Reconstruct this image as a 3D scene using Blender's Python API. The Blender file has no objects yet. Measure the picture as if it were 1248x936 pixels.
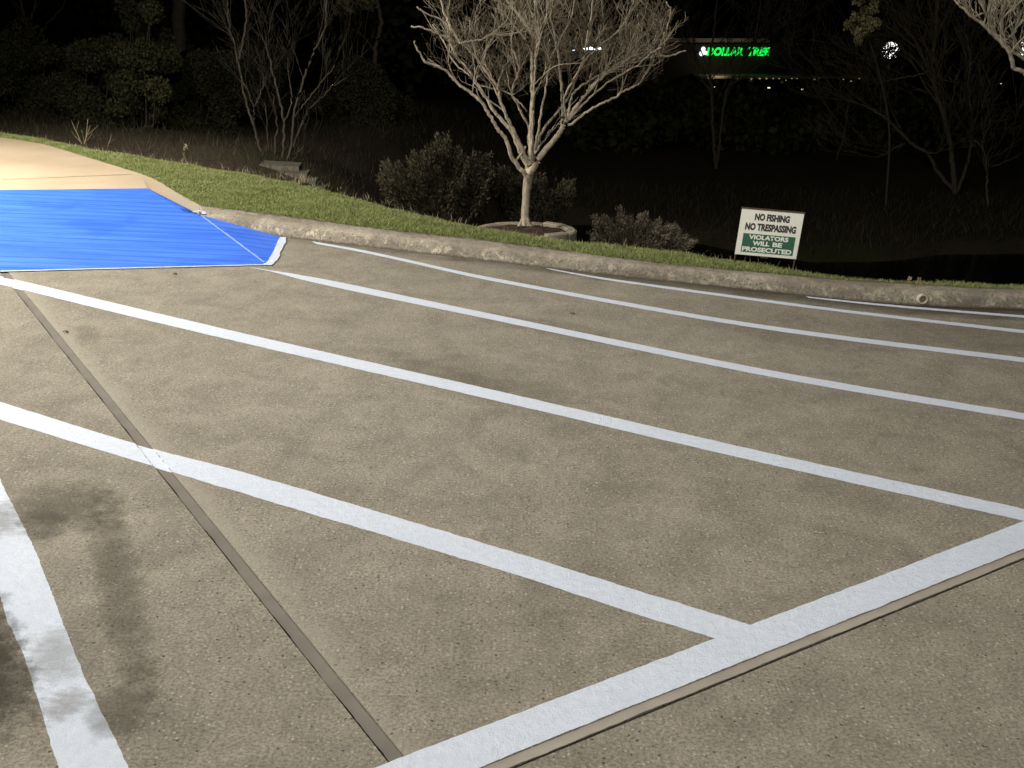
import bpy, bmesh, math, random
import numpy as np
from mathutils import Vector, Matrix
R = math.radians
rnd = random.Random(7)
S = bpy.context.scene
COL = S.collection

# ------------------------------------------------------------------ camera
FPX, PITCH, ROLL, CH = 1331.4, .34627, .0299, 2.2
cp, sp, cr, sr = math.cos(PITCH), math.sin(PITCH), math.cos(ROLL), math.sin(ROLL)
cam = bpy.data.objects.new('camera', bpy.data.cameras.new('camera'))
COL.objects.link(cam); S.camera = cam
fw = Vector((0, cp, -sp)); U = Vector((0, sp, cp)); X = Vector((1, 0, 0))
rt = cr*X + sr*U; up = -sr*X + cr*U
M = Matrix((rt, up, -fw)).transposed().to_4x4(); M.translation = (0, 0, CH)
cam.matrix_world = M
cam.data.sensor_width = 36; cam.data.lens = FPX/1248*36
cam.data.clip_end = 1000; cam.data.clip_start = .05

def ray(px, py):
    x = (px-624)/FPX; y = (468-py)/FPX
    x, y = cr*x-sr*y, sr*x+cr*y
    return Vector((x, cp+sp*y, -sp+cp*y))
def W(px, py, z=0.0):            # point of the scene at height z
    d = ray(px, py); return d*((z-CH)/d.z) + Vector((0, 0, CH))
def D(px, py, Y):                # point of the scene at distance Y
    d = ray(px, py); return d*(Y/d.y) + Vector((0, 0, CH))

# ------------------------------------------------------------------ helpers
def tag(o, label=None, cat=None, group=None, kind=None):
    if label: o['label'] = label
    if cat: o['category'] = cat
    if group: o['group'] = group
    if kind: o['kind'] = kind
    return o
def empty(name, loc=(0, 0, 0)):
    o = bpy.data.objects.new(name, None); COL.objects.link(o); o.location = loc
    o.empty_display_size = .1
    return o
def mesh(name, V, F, mat, parent=None, smooth=False):
    me = bpy.data.meshes.new(name); me.from_pydata([tuple(v) for v in V], [], F)
    me.materials.append(mat)
    if smooth: me.polygons.foreach_set('use_smooth', [True]*len(me.polygons))
    o = bpy.data.objects.new(name, me); COL.objects.link(o)
    if parent:
        o.parent = parent
        me.transform(Matrix.Translation(-parent.location))
    return o
class MB:
    def __init__(s): s.V = []; s.F = []
    def box(s, a, b):
        n = len(s.V)
        for z in (a[2], b[2]):
            for x, y in ((a[0], a[1]), (b[0], a[1]), (b[0], b[1]), (a[0], b[1])): s.V.append(Vector((x, y, z)))
        s.F += [(n, n+3, n+2, n+1), (n+4, n+5, n+6, n+7), (n, n+1, n+5, n+4), (n+1, n+2, n+6, n+5), (n+2, n+3, n+7, n+6), (n+3, n, n+4, n+7)]
    def hexa(s, pts):            # 8 corners: 4 below, 4 above
        n = len(s.V); s.V += [Vector(p) for p in pts]
        s.F += [(n, n+3, n+2, n+1), (n+4, n+5, n+6, n+7), (n, n+1, n+5, n+4), (n+1, n+2, n+6, n+5), (n+2, n+3, n+7, n+6), (n+3, n, n+4, n+7)]
    def tube(s, pts, rad, k=6):
        n0 = len(s.V); N = len(pts)
        for i, p in enumerate(pts):
            t = (Vector(pts[min(i+1, N-1)])-Vector(pts[max(i-1, 0)]))
            if t.length < 1e-9: t = Vector((0, 0, 1))
            t.normalize()
            a = t.orthogonal().normalized() if abs(t.z) > .9 else t.cross(Vector((0, 0, 1))).normalized()
            b = t.cross(a)
            for j in range(k):
                th = 2*math.pi*j/k
                s.V.append(Vector(p)+(a*math.cos(th)+b*math.sin(th))*rad[i])
        for i in range(N-1):
            for j in range(k):
                q = n0+i*k; s.F.append((q+j, q+(j+1) % k, q+k+(j+1) % k, q+k+j))
        s.F.append(tuple(n0+(N-1)*k+j for j in range(k)))
    def build(s, name, mat, parent=None, smooth=False): return mesh(name, s.V, s.F, mat, parent, smooth)
def smoothline(P, n):            # Catmull-Rom resampling of a polyline
    P = [Vector(p) for p in P]
    L = [0]
    for a, b in zip(P, P[1:]): L.append(L[-1]+(b-a).length)
    out = []
    for i in range(n):
        t = L[-1]*i/(n-1); k = 0
        while k < len(P)-2 and L[k+1] < t: k += 1
        u = (t-L[k])/max(1e-9, L[k+1]-L[k])
        p0, p1, p2, p3 = P[max(k-1, 0)], P[k], P[k+1], P[min(k+2, len(P)-1)]
        if k == 0: p0 = 2*p1-p2
        if k+2 >= len(P): p3 = 2*p2-p1
        out.append(.5*((2*p1)+(p2-p0)*u+(2*p0-5*p1+4*p2-p3)*u*u+(3*p1-p0-3*p2+p3)*u**3))
    return out
def lerpline(P, x):
    if x <= P[0][0]: return P[0][1]
    for a, b in zip(P, P[1:]):
        if x <= b[0]: return a[1]+(b[1]-a[1])*(x-a[0])/(b[0]-a[0])
    return P[-1][1]
def sstep(a, b, x):
    t = min(1, max(0, (x-a)/(b-a))); return t*t*(3-2*t)

# ------------------------------------------------------------------ materials
class NT:
    def __init__(s, name, rough=.85, spec=.3):
        s.m = bpy.data.materials.new(name); s.m.use_nodes = True
        s.t = s.m.node_tree; s.b = s.t.nodes['Principled BSDF']
        s.b.inputs['Roughness'].default_value = rough
        s.b.inputs['Specular IOR Level'].default_value = spec
        s.tc = s.t.nodes.new('ShaderNodeTexCoord').outputs['Object']
    def n(s, typ, **k):
        o = s.t.nodes.new(typ)
        for a, v in k.items(): setattr(o, a, v)
        return o
    def link(s, a, b): s.t.links.new(a, b)
    def mapping(s, scale=(1, 1, 1), rot=(0, 0, 0), loc=(0, 0, 0)):
        o = s.n('ShaderNodeMapping'); s.link(s.tc, o.inputs[0])
        o.inputs['Scale'].default_value = scale; o.inputs['Rotation'].default_value = rot; o.inputs['Location'].default_value = loc
        return o.outputs[0]
    def noise(s, scale, detail=4, rough=.55, vec=None, dist=0):
        o = s.n('ShaderNodeTexNoise'); s.link(vec or s.tc, o.inputs['Vector'])
        o.inputs['Scale'].default_value = scale; o.inputs['Detail'].default_value = detail
        o.inputs['Roughness'].default_value = rough; o.inputs['Distortion'].default_value = dist
        return o.outputs['Fac']
    def voro(s, scale, vec=None, out='Distance', feature='F1'):
        o = s.n('ShaderNodeTexVoronoi', feature=feature); s.link(vec or s.tc, o.inputs['Vector'])
        o.inputs['Scale'].default_value = scale; return o.outputs[out]
    def ramp(s, fac, stops):
        o = s.n('ShaderNodeValToRGB'); s.link(fac, o.inputs[0])
        e = o.color_ramp.elements
        while len(e) < len(stops): e.new(.5)
        for i, (p, c) in enumerate(stops):
            e[i].position = p; e[i].color = (c, c, c, 1) if isinstance(c, (int, float)) else (*c, 1)
        return o.outputs[0]
    def mix(s, fac, a, b, mode='MIX'):
        o = s.n('ShaderNodeMix', data_type='RGBA', blend_type=mode)
        for sock, v in ((o.inputs[0], fac), (o.inputs[6], a), (o.inputs[7], b)):
            if isinstance(v, (int, float)): sock.default_value = v if sock == o.inputs[0] else (v, v, v, 1)
            elif isinstance(v, tuple): sock.default_value = (*v, 1)
            else: s.link(v, sock)
        return o.outputs[2]
    def math(s, op, a, b=0.0, c=0.0):
        o = s.n('ShaderNodeMath', operation=op)
        for i, v in enumerate((a, b, c)):
            if isinstance(v, (int, float)): o.inputs[i].default_value = v
            else: s.link(v, o.inputs[i])
        return o.outputs[0]
    def sep(s, v):
        o = s.n('ShaderNodeSeparateXYZ'); s.link(v, o.inputs[0]); return o.outputs
    def col(s, c):
        if isinstance(c, tuple): s.b.inputs['Base Color'].default_value = (*c, 1)
        else: s.link(c, s.b.inputs['Base Color'])
    def bump(s, h, dist=.01, strength=1.0, prev=None):
        o = s.n('ShaderNodeBump'); o.inputs['Distance'].default_value = dist; o.inputs['Strength'].default_value = strength
        s.link(h, o.inputs['Height'])
        if prev: s.link(prev, o.inputs['Normal'])
        s.link(o.outputs[0], s.b.inputs['Normal']); return o.outputs[0]
def simple(name, c, rough=.8, spec=.3, var=.25, scale=20):
    m = NT(name, rough, spec)
    n = m.noise(scale, 4)
    m.col(m.mix(m.ramp(n, [(.3, 0), (.7, 1)]), tuple(v*(1-var) for v in c), tuple(min(1, v*(1+var)) for v in c)))
    m.bump(n, .003)
    return m.m
def emit(name, c, st):
    m = NT(name); m.col((.02, .02, .02)); m.b.inputs['Emission Color'].default_value = (*c, 1)
    m.b.inputs['Emission Strength'].default_value = st; return m.m

JA = R(123.381)                                    # direction of the long joint
ju = Vector((math.sin(JA), -math.cos(JA), 0)); jw = Vector((math.cos(JA), math.sin(JA), 0))
J1a, J1b = .548*CH, .573*CH
J2a, J2b = 1.0125*CH, 1.0375*CH

def concrete_mat(name, base, joint=True, fine=1.0):
    m = NT(name, .9, .25)
    big = m.noise(.55, 5, .6); mid = m.noise(3.2, 6, .62, dist=.6); med2 = m.noise(14, 5, .7)
    sm = m.noise(78, 7, .82); micro = m.noise(260, 3, .7)
    c = m.mix(m.ramp(mid, [(.32, 0), (.70, 1)]), tuple(v*.76 for v in base), tuple(v*1.13 for v in base))
    c = m.mix(m.ramp(big, [(.35, 0), (.65, .5)]), c, m.mix(1.0, c, (.80, .79, .76), 'MULTIPLY'))
    c = m.mix(m.ramp(med2, [(.42, 0), (.75, .40)]), c, m.mix(1.0, c, (.74, .73, .70), 'MULTIPLY'))
    c = m.mix(m.ramp(sm, [(.42, 1), (.52, 0)]), c, m.mix(1.0, c, (.56, .535, .50), 'MULTIPLY'))
    c = m.mix(m.ramp(sm, [(.55, 0), (.66, .8)]), c, m.mix(1.0, c, (1.55, 1.53, 1.50), 'MULTIPLY'))
    tr = m.noise(26, 6, .75, vec=m.mapping(scale=(1, .35, 1), rot=(0, 0, .35)))
    c = m.mix(m.ramp(tr, [(.52, 0), (.68, .55)]), c, m.mix(1.0, c, (1.28, 1.27, 1.25), 'MULTIPLY'))
    c = m.mix(m.ramp(tr, [(.34, .5), (.46, 0)]), c, m.mix(1.0, c, (.66, .65, .63), 'MULTIPLY'))
    # pale aggregate grains and dark pits of several sizes
    wv = m.n('ShaderNodeTexVoronoi', feature='F1'); m.link(m.tc, wv.inputs['Vector']); wv.inputs['Scale'].default_value = 62
    pick = m.sep(wv.outputs['Color'])[0]
    grain = m.math('MULTIPLY', m.ramp(wv.outputs['Distance'], [(.26, 1), (.42, 0)]), m.ramp(pick, [(.72, 0), (1.0, 1)]))
    c = m.mix(m.math('MULTIPLY', grain, .8), c, tuple(min(1, v*1.55) for v in base))
    wp = m.n('ShaderNodeTexVoronoi', feature='F1'); m.link(m.tc, wp.inputs['Vector']); wp.inputs['Scale'].default_value = 45
    pp = m.sep(wp.outputs['Color'])[1]
    pit = m.math('MULTIPLY', m.ramp(wp.outputs['Distance'], [(.14, 1), (.24, 0)]), m.ramp(pp, [(.86, 0), (.9, 1)]))
    c = m.mix(m.math('MULTIPLY', pit, .85), c, tuple(v*.22 for v in base))
    wg = m.n('ShaderNodeTexVoronoi', feature='F1'); m.link(m.tc, wg.inputs['Vector']); wg.inputs['Scale'].default_value = 170
    g2 = m.math('MULTIPLY', m.ramp(wg.outputs['Distance'], [(.2, 1), (.45, 0)]), m.ramp(m.sep(wg.outputs['Color'])[2], [(.7, 0), (.8, 1)]))
    c = m.mix(m.math('MULTIPLY', g2, .45), c, tuple(v*.45 for v in base))
    if joint:
        rot = m.sep(m.mapping(rot=(0, 0, -(JA-math.pi/2))))
        uu = rot[0]                                # across the long joint
        dist = m.math('SUBTRACT', uu, J1b)
        halo = m.math('MULTIPLY', m.ramp(m.math('ADD', m.math('MULTIPLY', dist, 3.2), m.math('MULTIPLY', m.math('SUBTRACT', mid, .5), 1.6)), [(0, 1), (.35, 0)]), m.ramp(m.math('ADD', m.math('MULTIPLY', dist, 40), .5), [(0, 0), (.5, 1)]))
        c = m.mix(m.math('MULTIPLY', halo, .40), c, tuple(v*1.25 for v in base))
    m.col(c)
    h = m.math('ADD', m.math('MULTIPLY', sm, .6), m.math('MULTIPLY', micro, .25))
    h = m.math('SUBTRACT', m.math('ADD', h, m.math('MULTIPLY', grain, .35)), m.math('MULTIPLY', pit, .9))
    m.bump(h, .013*fine, 1.0)
    return m.m
M_lot = concrete_mat('worn_concrete', (.325, .300, .245))
M_kerbbase = None

def kerb_mat():
    m = NT('weathered_kerb', .9, .25)
    n1 = m.noise(16, 7, .7, dist=.4); n2 = m.noise(60, 6, .75); n3 = m.noise(2.2, 4)
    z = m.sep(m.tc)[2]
    c = m.mix(m.ramp(n1, [(.35, 0), (.65, 1)]), (.21, .188, .15), (.37, .33, .262))
    low = m.ramp(m.math('ADD', m.math('MULTIPLY', z, -9), 1.0), [(.12, 0), (.45, 1)])
    chip = m.math('MULTIPLY', m.ramp(m.math('ADD', n2, m.math('MULTIPLY', m.math('SUBTRACT', n1, .5), 1.2)), [(.45, 0), (.55, .8)]), low)
    c = m.mix(chip, c, (.50, .45, .35))
    c = m.mix(m.math('MULTIPLY', m.ramp(m.noise(60, 3), [(.56, 0), (.66, 1)]), .8), c, (.09, .075, .055))
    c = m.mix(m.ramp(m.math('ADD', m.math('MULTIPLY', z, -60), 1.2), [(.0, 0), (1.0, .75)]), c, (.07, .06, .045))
    c = m.mix(m.math('MULTIPLY', m.ramp(n3, [(.45, 0), (.62, 1)]), .6), c, (.13, .115, .09))
    m.col(c); m.bump(m.math('ADD', n2, chip), .01, .8)
    return m.m
M_kerb = kerb_mat()

def paint_mat(name, c1, c2, wear):
    m = NT(name, .55, .4)
    n = m.noise(28, 5, .65); f = m.noise(160, 4, .7); b = m.noise(3, 4)
    c = m.mix(m.ramp(n, [(.3, 0), (.7, 1)]), c1, c2)
    c = m.mix(m.math('MULTIPLY', m.ramp(b, [(.45, 0), (.7, 1)]), .35), c, m.mix(1.0, c, (.88, .89, .90), 'MULTIPLY'))
    c = m.mix(m.math('MULTIPLY', m.ramp(f, [(.66, 0), (.74, 1)]), wear), c, (.40, .37, .31))
    m.col(c)
    m.bump(m.math('ADD', m.math('MULTIPLY', f, .8), n), .011, 1.0)
    return m.m
M_white = paint_mat('white_line_paint', (.59, .65, .755), (.68, .74, .84), .35)

def blue_mat():
    m = NT('blue_ramp_paint', .5, .35)
    v = m.mapping(scale=(.55, 9, 1)); a = m.noise(1.6, 5, .65, vec=v)
    v2 = m.mapping(scale=(.7, 30, 1)); a2 = m.noise(1.5, 4, .6, vec=v2)
    patch = m.noise(1.8, 5, .6, dist=.5)
    c = m.mix(m.ramp(a, [(.32, 0), (.68, 1)]), (.034, .130, .66), (.075, .215, .86))
    c = m.mix(m.ramp(patch, [(.52, 0), (.66, .4)]), c, (.022, .100, .56))
    w = m.n('ShaderNodeTexWave', wave_type='BANDS', bands_direction='Y', wave_profile='SIN'); m.link(m.tc, w.inputs['Vector'])
    w.inputs['Scale'].default_value = 2.1; w.inputs['Distortion'].default_value = .6; w.inputs['Detail'].default_value = 3; w.inputs['Detail Scale'].default_value = .6
    groove = m.ramp(w.outputs['Fac'], [(.86, 0), (.97, 1)])
    c = m.mix(m.math('MULTIPLY', groove, .45), c, (.018, .09, .50))
    c = m.mix(m.ramp(a2, [(.60, 0), (.72, .25)]), c, (.05, .23, .9))
    m.col(c); m.bump(m.math('SUBTRACT', m.math('MULTIPLY', m.noise(90, 4, .7), .5), m.math('MULTIPLY', groove, .8)), .006, .8)
    return m.m
M_blue = blue_mat()

def walk_mat():
    m = NT('buff_concrete', .85, .25)
    n = m.noise(1.2, 4); f = m.noise(60, 5, .7); y = m.sep(m.tc)[1]
    c = m.mix(m.ramp(n, [(.35, 0), (.65, 1)]), (.40, .32, .22), (.48, .39, .275))
    c = m.mix(m.math('MULTIPLY', m.ramp(f, [(.55, 0), (.7, 1)]), .35), c, (.40, .32, .22))
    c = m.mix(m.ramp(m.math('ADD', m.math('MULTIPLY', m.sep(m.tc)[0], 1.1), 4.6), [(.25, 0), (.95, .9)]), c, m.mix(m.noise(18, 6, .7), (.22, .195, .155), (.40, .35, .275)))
    m.col(c); m.bump(f, .004, .7); return m.m
M_walk = walk_mat()
def seal_mat(k=1.0):
    m = NT('joint_sealant', .8, .3)
    n = m.noise(6, 4); f = m.noise(120, 3)
    c = m.mix(m.ramp(n, [(.3, 0), (.7, 1)]), (.190*k, .172*k, .145*k), (.245*k, .222*k, .185*k))
    c = m.mix(m.math('MULTIPLY', m.ramp(m.noise(2.5, 5, .7), [(.6, 0), (.7, 1)]), .5), c, (.11, .095, .075))
    m.col(c); m.bump(f, .0015, .6); return m.m
M_seal = seal_mat(.62); M_seal2 = seal_mat(1.2)
def soil_mat():
    m = NT('bank_soil', .95, .1)
    n = m.noise(.35, 5, .6); f = m.noise(14, 6, .7); g = m.noise(60, 4, .7)
    c = m.mix(m.ramp(f, [(.35, 0), (.65, 1)]), (.045, .035, .024), (.11, .085, .058))
    c = m.mix(m.ramp(n, [(.45, 0), (.6, .8)]), c, (.050, .056, .022))
    m.col(c); m.bump(m.math('ADD', f, g), .05, 1.0); return m.m
M_soil = soil_mat()
def turf_mat():
    m = NT('turf_soil', .95, .1)
    n = m.noise(5, 5, .6); f = m.noise(70, 4, .7)
    m.col(m.mix(m.ramp(n, [(.3, 0), (.7, 1)]), (.050, .062, .018), (.085, .10, .032))); m.bump(f, .02, 1); return m.m
M_turf = turf_mat()
def blade_mat():
    m = NT('grass_blades', .6, .25)
    n = m.noise(7, 4, .6); k = m.noise(230, 2)
    c = m.mix(m.ramp(n, [(.32, 0), (.68, 1)]), (.125, .168, .040), (.225, .262, .084))
    c = m.mix(m.ramp(k, [(.50, 0), (.66, .8)]), c, (.36, .33, .18))
    m.col(c)
    m.b.inputs['Transmission Weight'].default_value = 0
    return m.m
M_blade = blade_mat()
def bark_mat(name, a, b, sc=30):
    m = NT(name, .9, .2)
    v = m.mapping(scale=(1, 1, .22)); n = m.noise(sc, 5, .65, vec=v); n2 = m.noise(sc*.25, 4)
    c = m.mix(m.ramp(n, [(.35, 0), (.62, 1)]), a, b)
    c = m.mix(m.ramp(n2, [(.55, 0), (.68, .5)]), c, tuple(v*.55 for v in a))
    m.col(c); m.bump(n, .008, .9); return m.m
M_bark = bark_mat('pale_smooth_bark', (.20, .165, .115), (.39, .335, .25))
M_twig = bark_mat('pale_twig_bark', (.13, .10, .065), (.21, .17, .115), 60)
M_branch = bark_mat('pale_branch_bark', (.20, .168, .12), (.34, .295, .222), 60)
M_bark2 = bark_mat('dull_bark', (.050, .041, .026), (.100, .083, .056))
M_darkbark = bark_mat('dark_bark', (.04, .032, .024), (.085, .07, .05))
def leaf_mat(name, a, b):
    m = NT(name, .7, .2)
    n = m.noise(1.7, 4); f = m.noise(35, 3)
    c = m.mix(m.ramp(n, [(.35, 0), (.65, 1)]), a, b)
    c = m.mix(m.ramp(f, [(.5, 0), (.7, .6)]), c, tuple(v*.5 for v in a)); m.col(c); return m.m
M_leafA = leaf_mat('dark_olive_leaves', (.026, .028, .010), (.054, .052, .021))
M_leafB = leaf_mat('brown_green_leaves', (.038, .034, .018), (.062, .055, .031))
M_leafC = leaf_mat('grey_brown_leaves', (.11, .094, .062), (.16, .138, .096))
M_leafD = leaf_mat('lit_yellow_green_leaves', (.09, .09, .04), (.15, .13, .065))

# ------------------------------------------------------------------ kerb, crest lines
kb_px = [(245, 268, .0), (347, 289, 0), (450, 301, 0), (612, 320, 0), (750, 336, 0), (912, 353, 0), (1086, 370, 0), (1248, 377, 0)]
kt_px = [(243, 250, .12), (300, 257, .125), (350, 263, .125), (450, 277, .12), (612, 295, .115), (750, 314, .11), (912, 331, .11), (1081, 344, .11), (1248, 352.5, .11)]
KB = [W(*p) for p in kb_px]; KT = [W(*p) for p in kt_px]
q = W(245, 262, .1); KB[0] = Vector((q.x, q.y-.03, 0))
KB += [Vector((6.5, 8.2, 0)), Vector((11, 9.0, 0)), Vector((18, 11.5, 0))]
KT += [Vector((6.5, 8.38, .11)), Vector((11, 9.18, .11)), Vector((18, 11.7, .11))]
edge_px = [(3, 168), (60, 178), (100, 190), (180, 215)]      # sidewalk edge
EDGE = [Vector((-22, 24, .15)), Vector((-12.5, 17.8, .15))] + [W(*p, .15) for p in edge_px]
crest_px = [(3, 160, .17), (100, 178, .17), (200, 192, .17), (350, 218, .17), (500, 256, .15), (600, 275, .14), (700, 290, .13), (800, 303, .12), (900, 317, .12), (1000, 333, .115), (1070, 341, .112)]
CREST = [Vector((-22, 25.2, .16)), Vector((-12.8, 18.6, .16))] + [W(x_, y_+(4.0 if 100 < x_ < 720 else 1.5), z_) for x_, y_, z_ in crest_px] + [KT[-5]+Vector((0, .05, 0)), KT[-4]+Vector((0, .12, 0)), Vector((6.5, 8.5, .1)), Vector((11, 9.3, .1)), Vector((18, 11.85, .1))]

CX = np.array([[p.x, p.y] for p in CREST])
def crest_d(x, y):               # signed distance beyond the crest
    a = CX[:-1]; b = CX[1:]; ab = b-a; p = np.array([x, y])
    t = np.clip(((p-a)*ab).sum(1)/(ab**2).sum(1), 0, 1)
    c = a+ab*t[:, None]; dd = np.hypot(*(p-c).T); i = int(dd.argmin())
    cr_ = ab[i][0]*(p-a[i])[1]-ab[i][1]*(p-a[i])[0]
    return float(dd[i])*(1 if cr_ > 0 else -1)
LP = [(-.3, -.2), (0, -.2), (.25, .05), (2, 0), (6, -.55), (20, -1.3), (60, -4), (110, -8)]
RP = [(-.3, -.2), (0, -.2), (.3, -.1), (2, -1.0), (6, -3.0), (8, -3.9), (14, -3.9), (16.5, -3.3), (30, -3.42), (45, -4.5), (110, -8)]
def ground_z(x, y):
    d = crest_d(x, y)
    # wood floor on the left, creek bank to the right
    a = sstep(-4.2, .4, x-.12*max(0, d-3)) if d < 60 else 1
    return lerpline(LP, d)*(1-a)+lerpline(RP, d)*a + (.04*math.sin(x*1.7+y*.6)*math.sin(y*1.3-x*.4)*sstep(.5, 3, d))

# terrain sheet
xs = sorted(set([round(v, 3) for v in list(np.arange(-16, 12, .35))+list(np.linspace(-160, -16, 26))+list(np.linspace(12, 160, 26))]))
ys = sorted(set([round(v, 3) for v in list(np.arange(5, 32, .3))+list(np.linspace(-60, 5, 14))+list(np.linspace(32, 260, 36))]))
V = [(x, y, ground_z(x, y)) for y in ys for x in xs]; nx = len(xs)
F = [(j*nx+i, j*nx+i+1, (j+1)*nx+i+1, (j+1)*nx+i) for j in range(len(ys)-1) for i in range(nx-1)]
tag(mesh('ground', V, F, M_soil, smooth=True), kind='structure')
mw = NT('creek_water', .08, .5); mw.col((.008, .009, .007)); mw.bump(mw.noise(3, 3), .02, .5)
tag(mesh('creek_water', [(-6, 10, -3.5), (60, 10, -3.5), (60, 31, -3.5), (-6, 31, -3.5)], [(0, 1, 2, 3)], mw.m), kind='structure')

# ------------------------------------------------------------------ parking lot slabs
def slab(name, cuts):
    bm = bmesh.new()
    pts = [(-26, -26), (18, -26), (18, KB[-1].y+.06)] + [(p.x, p.y+.06) for p in reversed(KB[:-1])] + [(-3.2, 11.3), (-26, 11.3)]
    f = bm.faces.new([bm.verts.new((x, y, 0)) for x, y in pts])
    for n, off, side in cuts:
        co = n*off
        bmesh.ops.bisect_plane(bm, geom=bm.verts[:]+bm.edges[:]+bm.faces[:], plane_co=co, plane_no=n*side, clear_inner=True)
    # thickness, so the joints have walls
    r = bmesh.ops.extrude_face_region(bm, geom=bm.faces[:])
    for v in [g for g in r['geom'] if isinstance(g, bmesh.types.BMVert)]: v.co.z -= .1
    bmesh.ops.recalc_face_normals(bm, faces=bm.faces[:])
    bmesh.ops.triangulate(bm, faces=bm.faces[:])
    me = bpy.data.meshes.new(name); bm.to_mesh(me); bm.free(); me.materials.append(M_lot)
    o = bpy.data.objects.new(name, me); COL.objects.link(o); tag(o, kind='structure')
slab('parking_lot_slab', [(jw, J2b, 1), (ju, J1a, -1)])
slab('parking_lot_slab', [(jw, J2b, 1), (ju, J1b, 1)])
slab('parking_lot_slab', [(jw, J2a, 1*-1)])
def uw(u, w, z): return ju*u + jw*w + Vector((0, 0, z))
def strip_uw(name, u0, u1, w0, w1, z, mat, along='w', n=260, jit=.0015, gapside=0):
    V = []; F = []
    L0, L1 = (w0, w1) if along == 'w' else (u0, u1)
    a0, a1 = (u0, u1) if along == 'w' else (w0, w1)
    ph = rnd.random()*10
    for i in range(n+1):
        t = L0+(L1-L0)*i/n
        j0 = jit*(math.sin(t*9+ph)+math.sin(t*23.3+2*ph)*.7+rnd.uniform(-1, 1)*.8)
        j1 = jit*.4*(math.sin(t*7.1+ph*3)+rnd.uniform(-1, 1))
        for k, a in enumerate((a0+j0, a0+(a1-a0)*.5, a1+j1)):
            p = (a, t) if along == 'w' else (t, a)
            V.append(uw(p[0], p[1], z+(0 if k != 1 else -.0025)))
    for i in range(n):
        for k in range(2): F.append((i*3+k, i*3+k+1, i*3+4+k, i*3+3+k))
    return tag(mesh(name, V, F, mat, smooth=True), kind='structure')
strip_uw('joint_seal', J1a+.006, J1b-.0035, J2b+.001, 17, -.004, M_seal, 'w', 900)
strip_uw('joint_seal', -14, 16, J2a+.014, J2b-.0005, -.0008, M_seal2, 'u', 1300)

# ------------------------------------------------------------------ painted lines
def in_joint(p):
    u = p.dot(ju); return J1a-.0 < u < J1b+.0 and p.dot(jw) > J2b
def ribbon(name, A, B, mat=None, step=.012, m=5, jit=.0018, z=.0018, dip=True, seed=0):
    L = sum(((b-a).length for a, b in zip(A, A[1:])))
    n = int(L/step)
    a = smoothline(A, n+1); b = smoothline(B, n+1)
    r = random.Random(seed+len(A)); V = []; F = []; ja = jb = 0
    for i in range(n+1):
        ja = ja*.75+r.uniform(-1, 1)*jit; jb = jb*.75+r.uniform(-1, 1)*jit
        t = (b[i]-a[i]).normalized()
        p0 = a[i]+t*ja; p1 = b[i]+t*jb
        for k in range(m+1):
            p = p0.lerp(p1, k/m); p.z = z
            if dip and in_joint(p): p.z = -.0035
            V.append(p)
    for i in range(n):
        for k in range(m): q = i*(m+1)+k; F.append((q, q+1, q+m+2, q+m+1))
    return tag(mesh(name, V, F, mat or M_white, smooth=False), kind='structure')
def G(l): return [W(x, y, 0) for x, y in l]
lines = [
 ([(-60, 470), (3, 491), (170, 542.5), (312, 580.5), (612, 669), (780, 721), (915, 762)], [(-60, 490), (3, 512.5), (192, 570), (300, 603), (612, 696), (760, 744), (872, 779)]),
 ([(-60, 326), (3, 337.5), (150, 372), (312, 410), (612, 478), (936, 552), (1248, 620.5), (1290, 630)], [(-60, 335), (3, 347.5), (150, 383.5), (312, 421.7), (612, 490.5), (936, 566), (1248, 635), (1290, 644)]),
 ([(296, 324.5), (400, 341.5), (612, 385.5), (936, 451), (1248, 503.8), (1330, 517)], [(330, 331), (400, 348.5), (612, 392.5), (936, 458.8), (1248, 512), (1330, 525)]),
 ([(379, 294), (440, 304.5), (500, 317.3), (612, 341), (912, 393.5), (1248, 436.2), (1330, 446)], [(386, 297.5), (440, 307.5), (500, 320.5), (612, 345), (912, 398.5), (1248, 442), (1330, 452)]),
 ([(664, 326.5), (730, 337.8), (800, 347.6), (912, 362.6), (1040, 379), (1248, 402.4), (1330, 410)], [(672, 329), (730, 340), (800, 350.3), (912, 365.8), (1040, 382.3), (1248, 406.3), (1330, 414)]),
 ([(982, 361.3), (1060, 369.3), (1150, 377), (1248, 384.6), (1330, 390)], [(986, 363.3), (1060, 371.5), (1150, 379.5), (1248, 387.4), (1330, 393)]),
 ([(3, 591), (34, 652), (60, 714), (96, 808), (157, 936), (190, 1000)], [(-60, 600), (-25, 668), (3, 737), (32, 809), (70, 936), (84, 1000)]),
]
# extend the left line's upper end well out of the frame
a0 = G([(3, 591), (34, 652)]); lines_w = [(G(a), G(b)) for a, b in lines]
A7, B7 = lines_w[-1]
dirl = (A7[1]-A7[4]).normalized()
lines_w[-1] = ([A7[0]+dirl*2.0, A7[0]+dirl*.8]+A7, [A7[0]+dirl*2.0+(B7[3]-A7[3])*.9, A7[0]+dirl*.8+(B7[3]-A7[3])*.93, A7[0]+(B7[3]-A7[3])*.95]+B7[2:])
for i, (a, b) in enumerate(lines_w): ribbon('parking_line', a, b, seed=i, m=9 if i in (0, 6) else 5)
# the heavy line along the second joint
hu0, hu1 = -1.2, 9.0; hw1 = 1.111*CH; hw0 = J2b
ribbon('parking_line', [uw(hu0, hw1, 0), uw(2, hw1, 0), uw(hu1, hw1, 0)], [uw(hu0, hw0+.003, 0), uw(2, hw0+.003, 0), uw(hu1, hw0+.003, 0)], z=.0026, m=12, dip=False, seed=50, jit=.0014)

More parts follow.
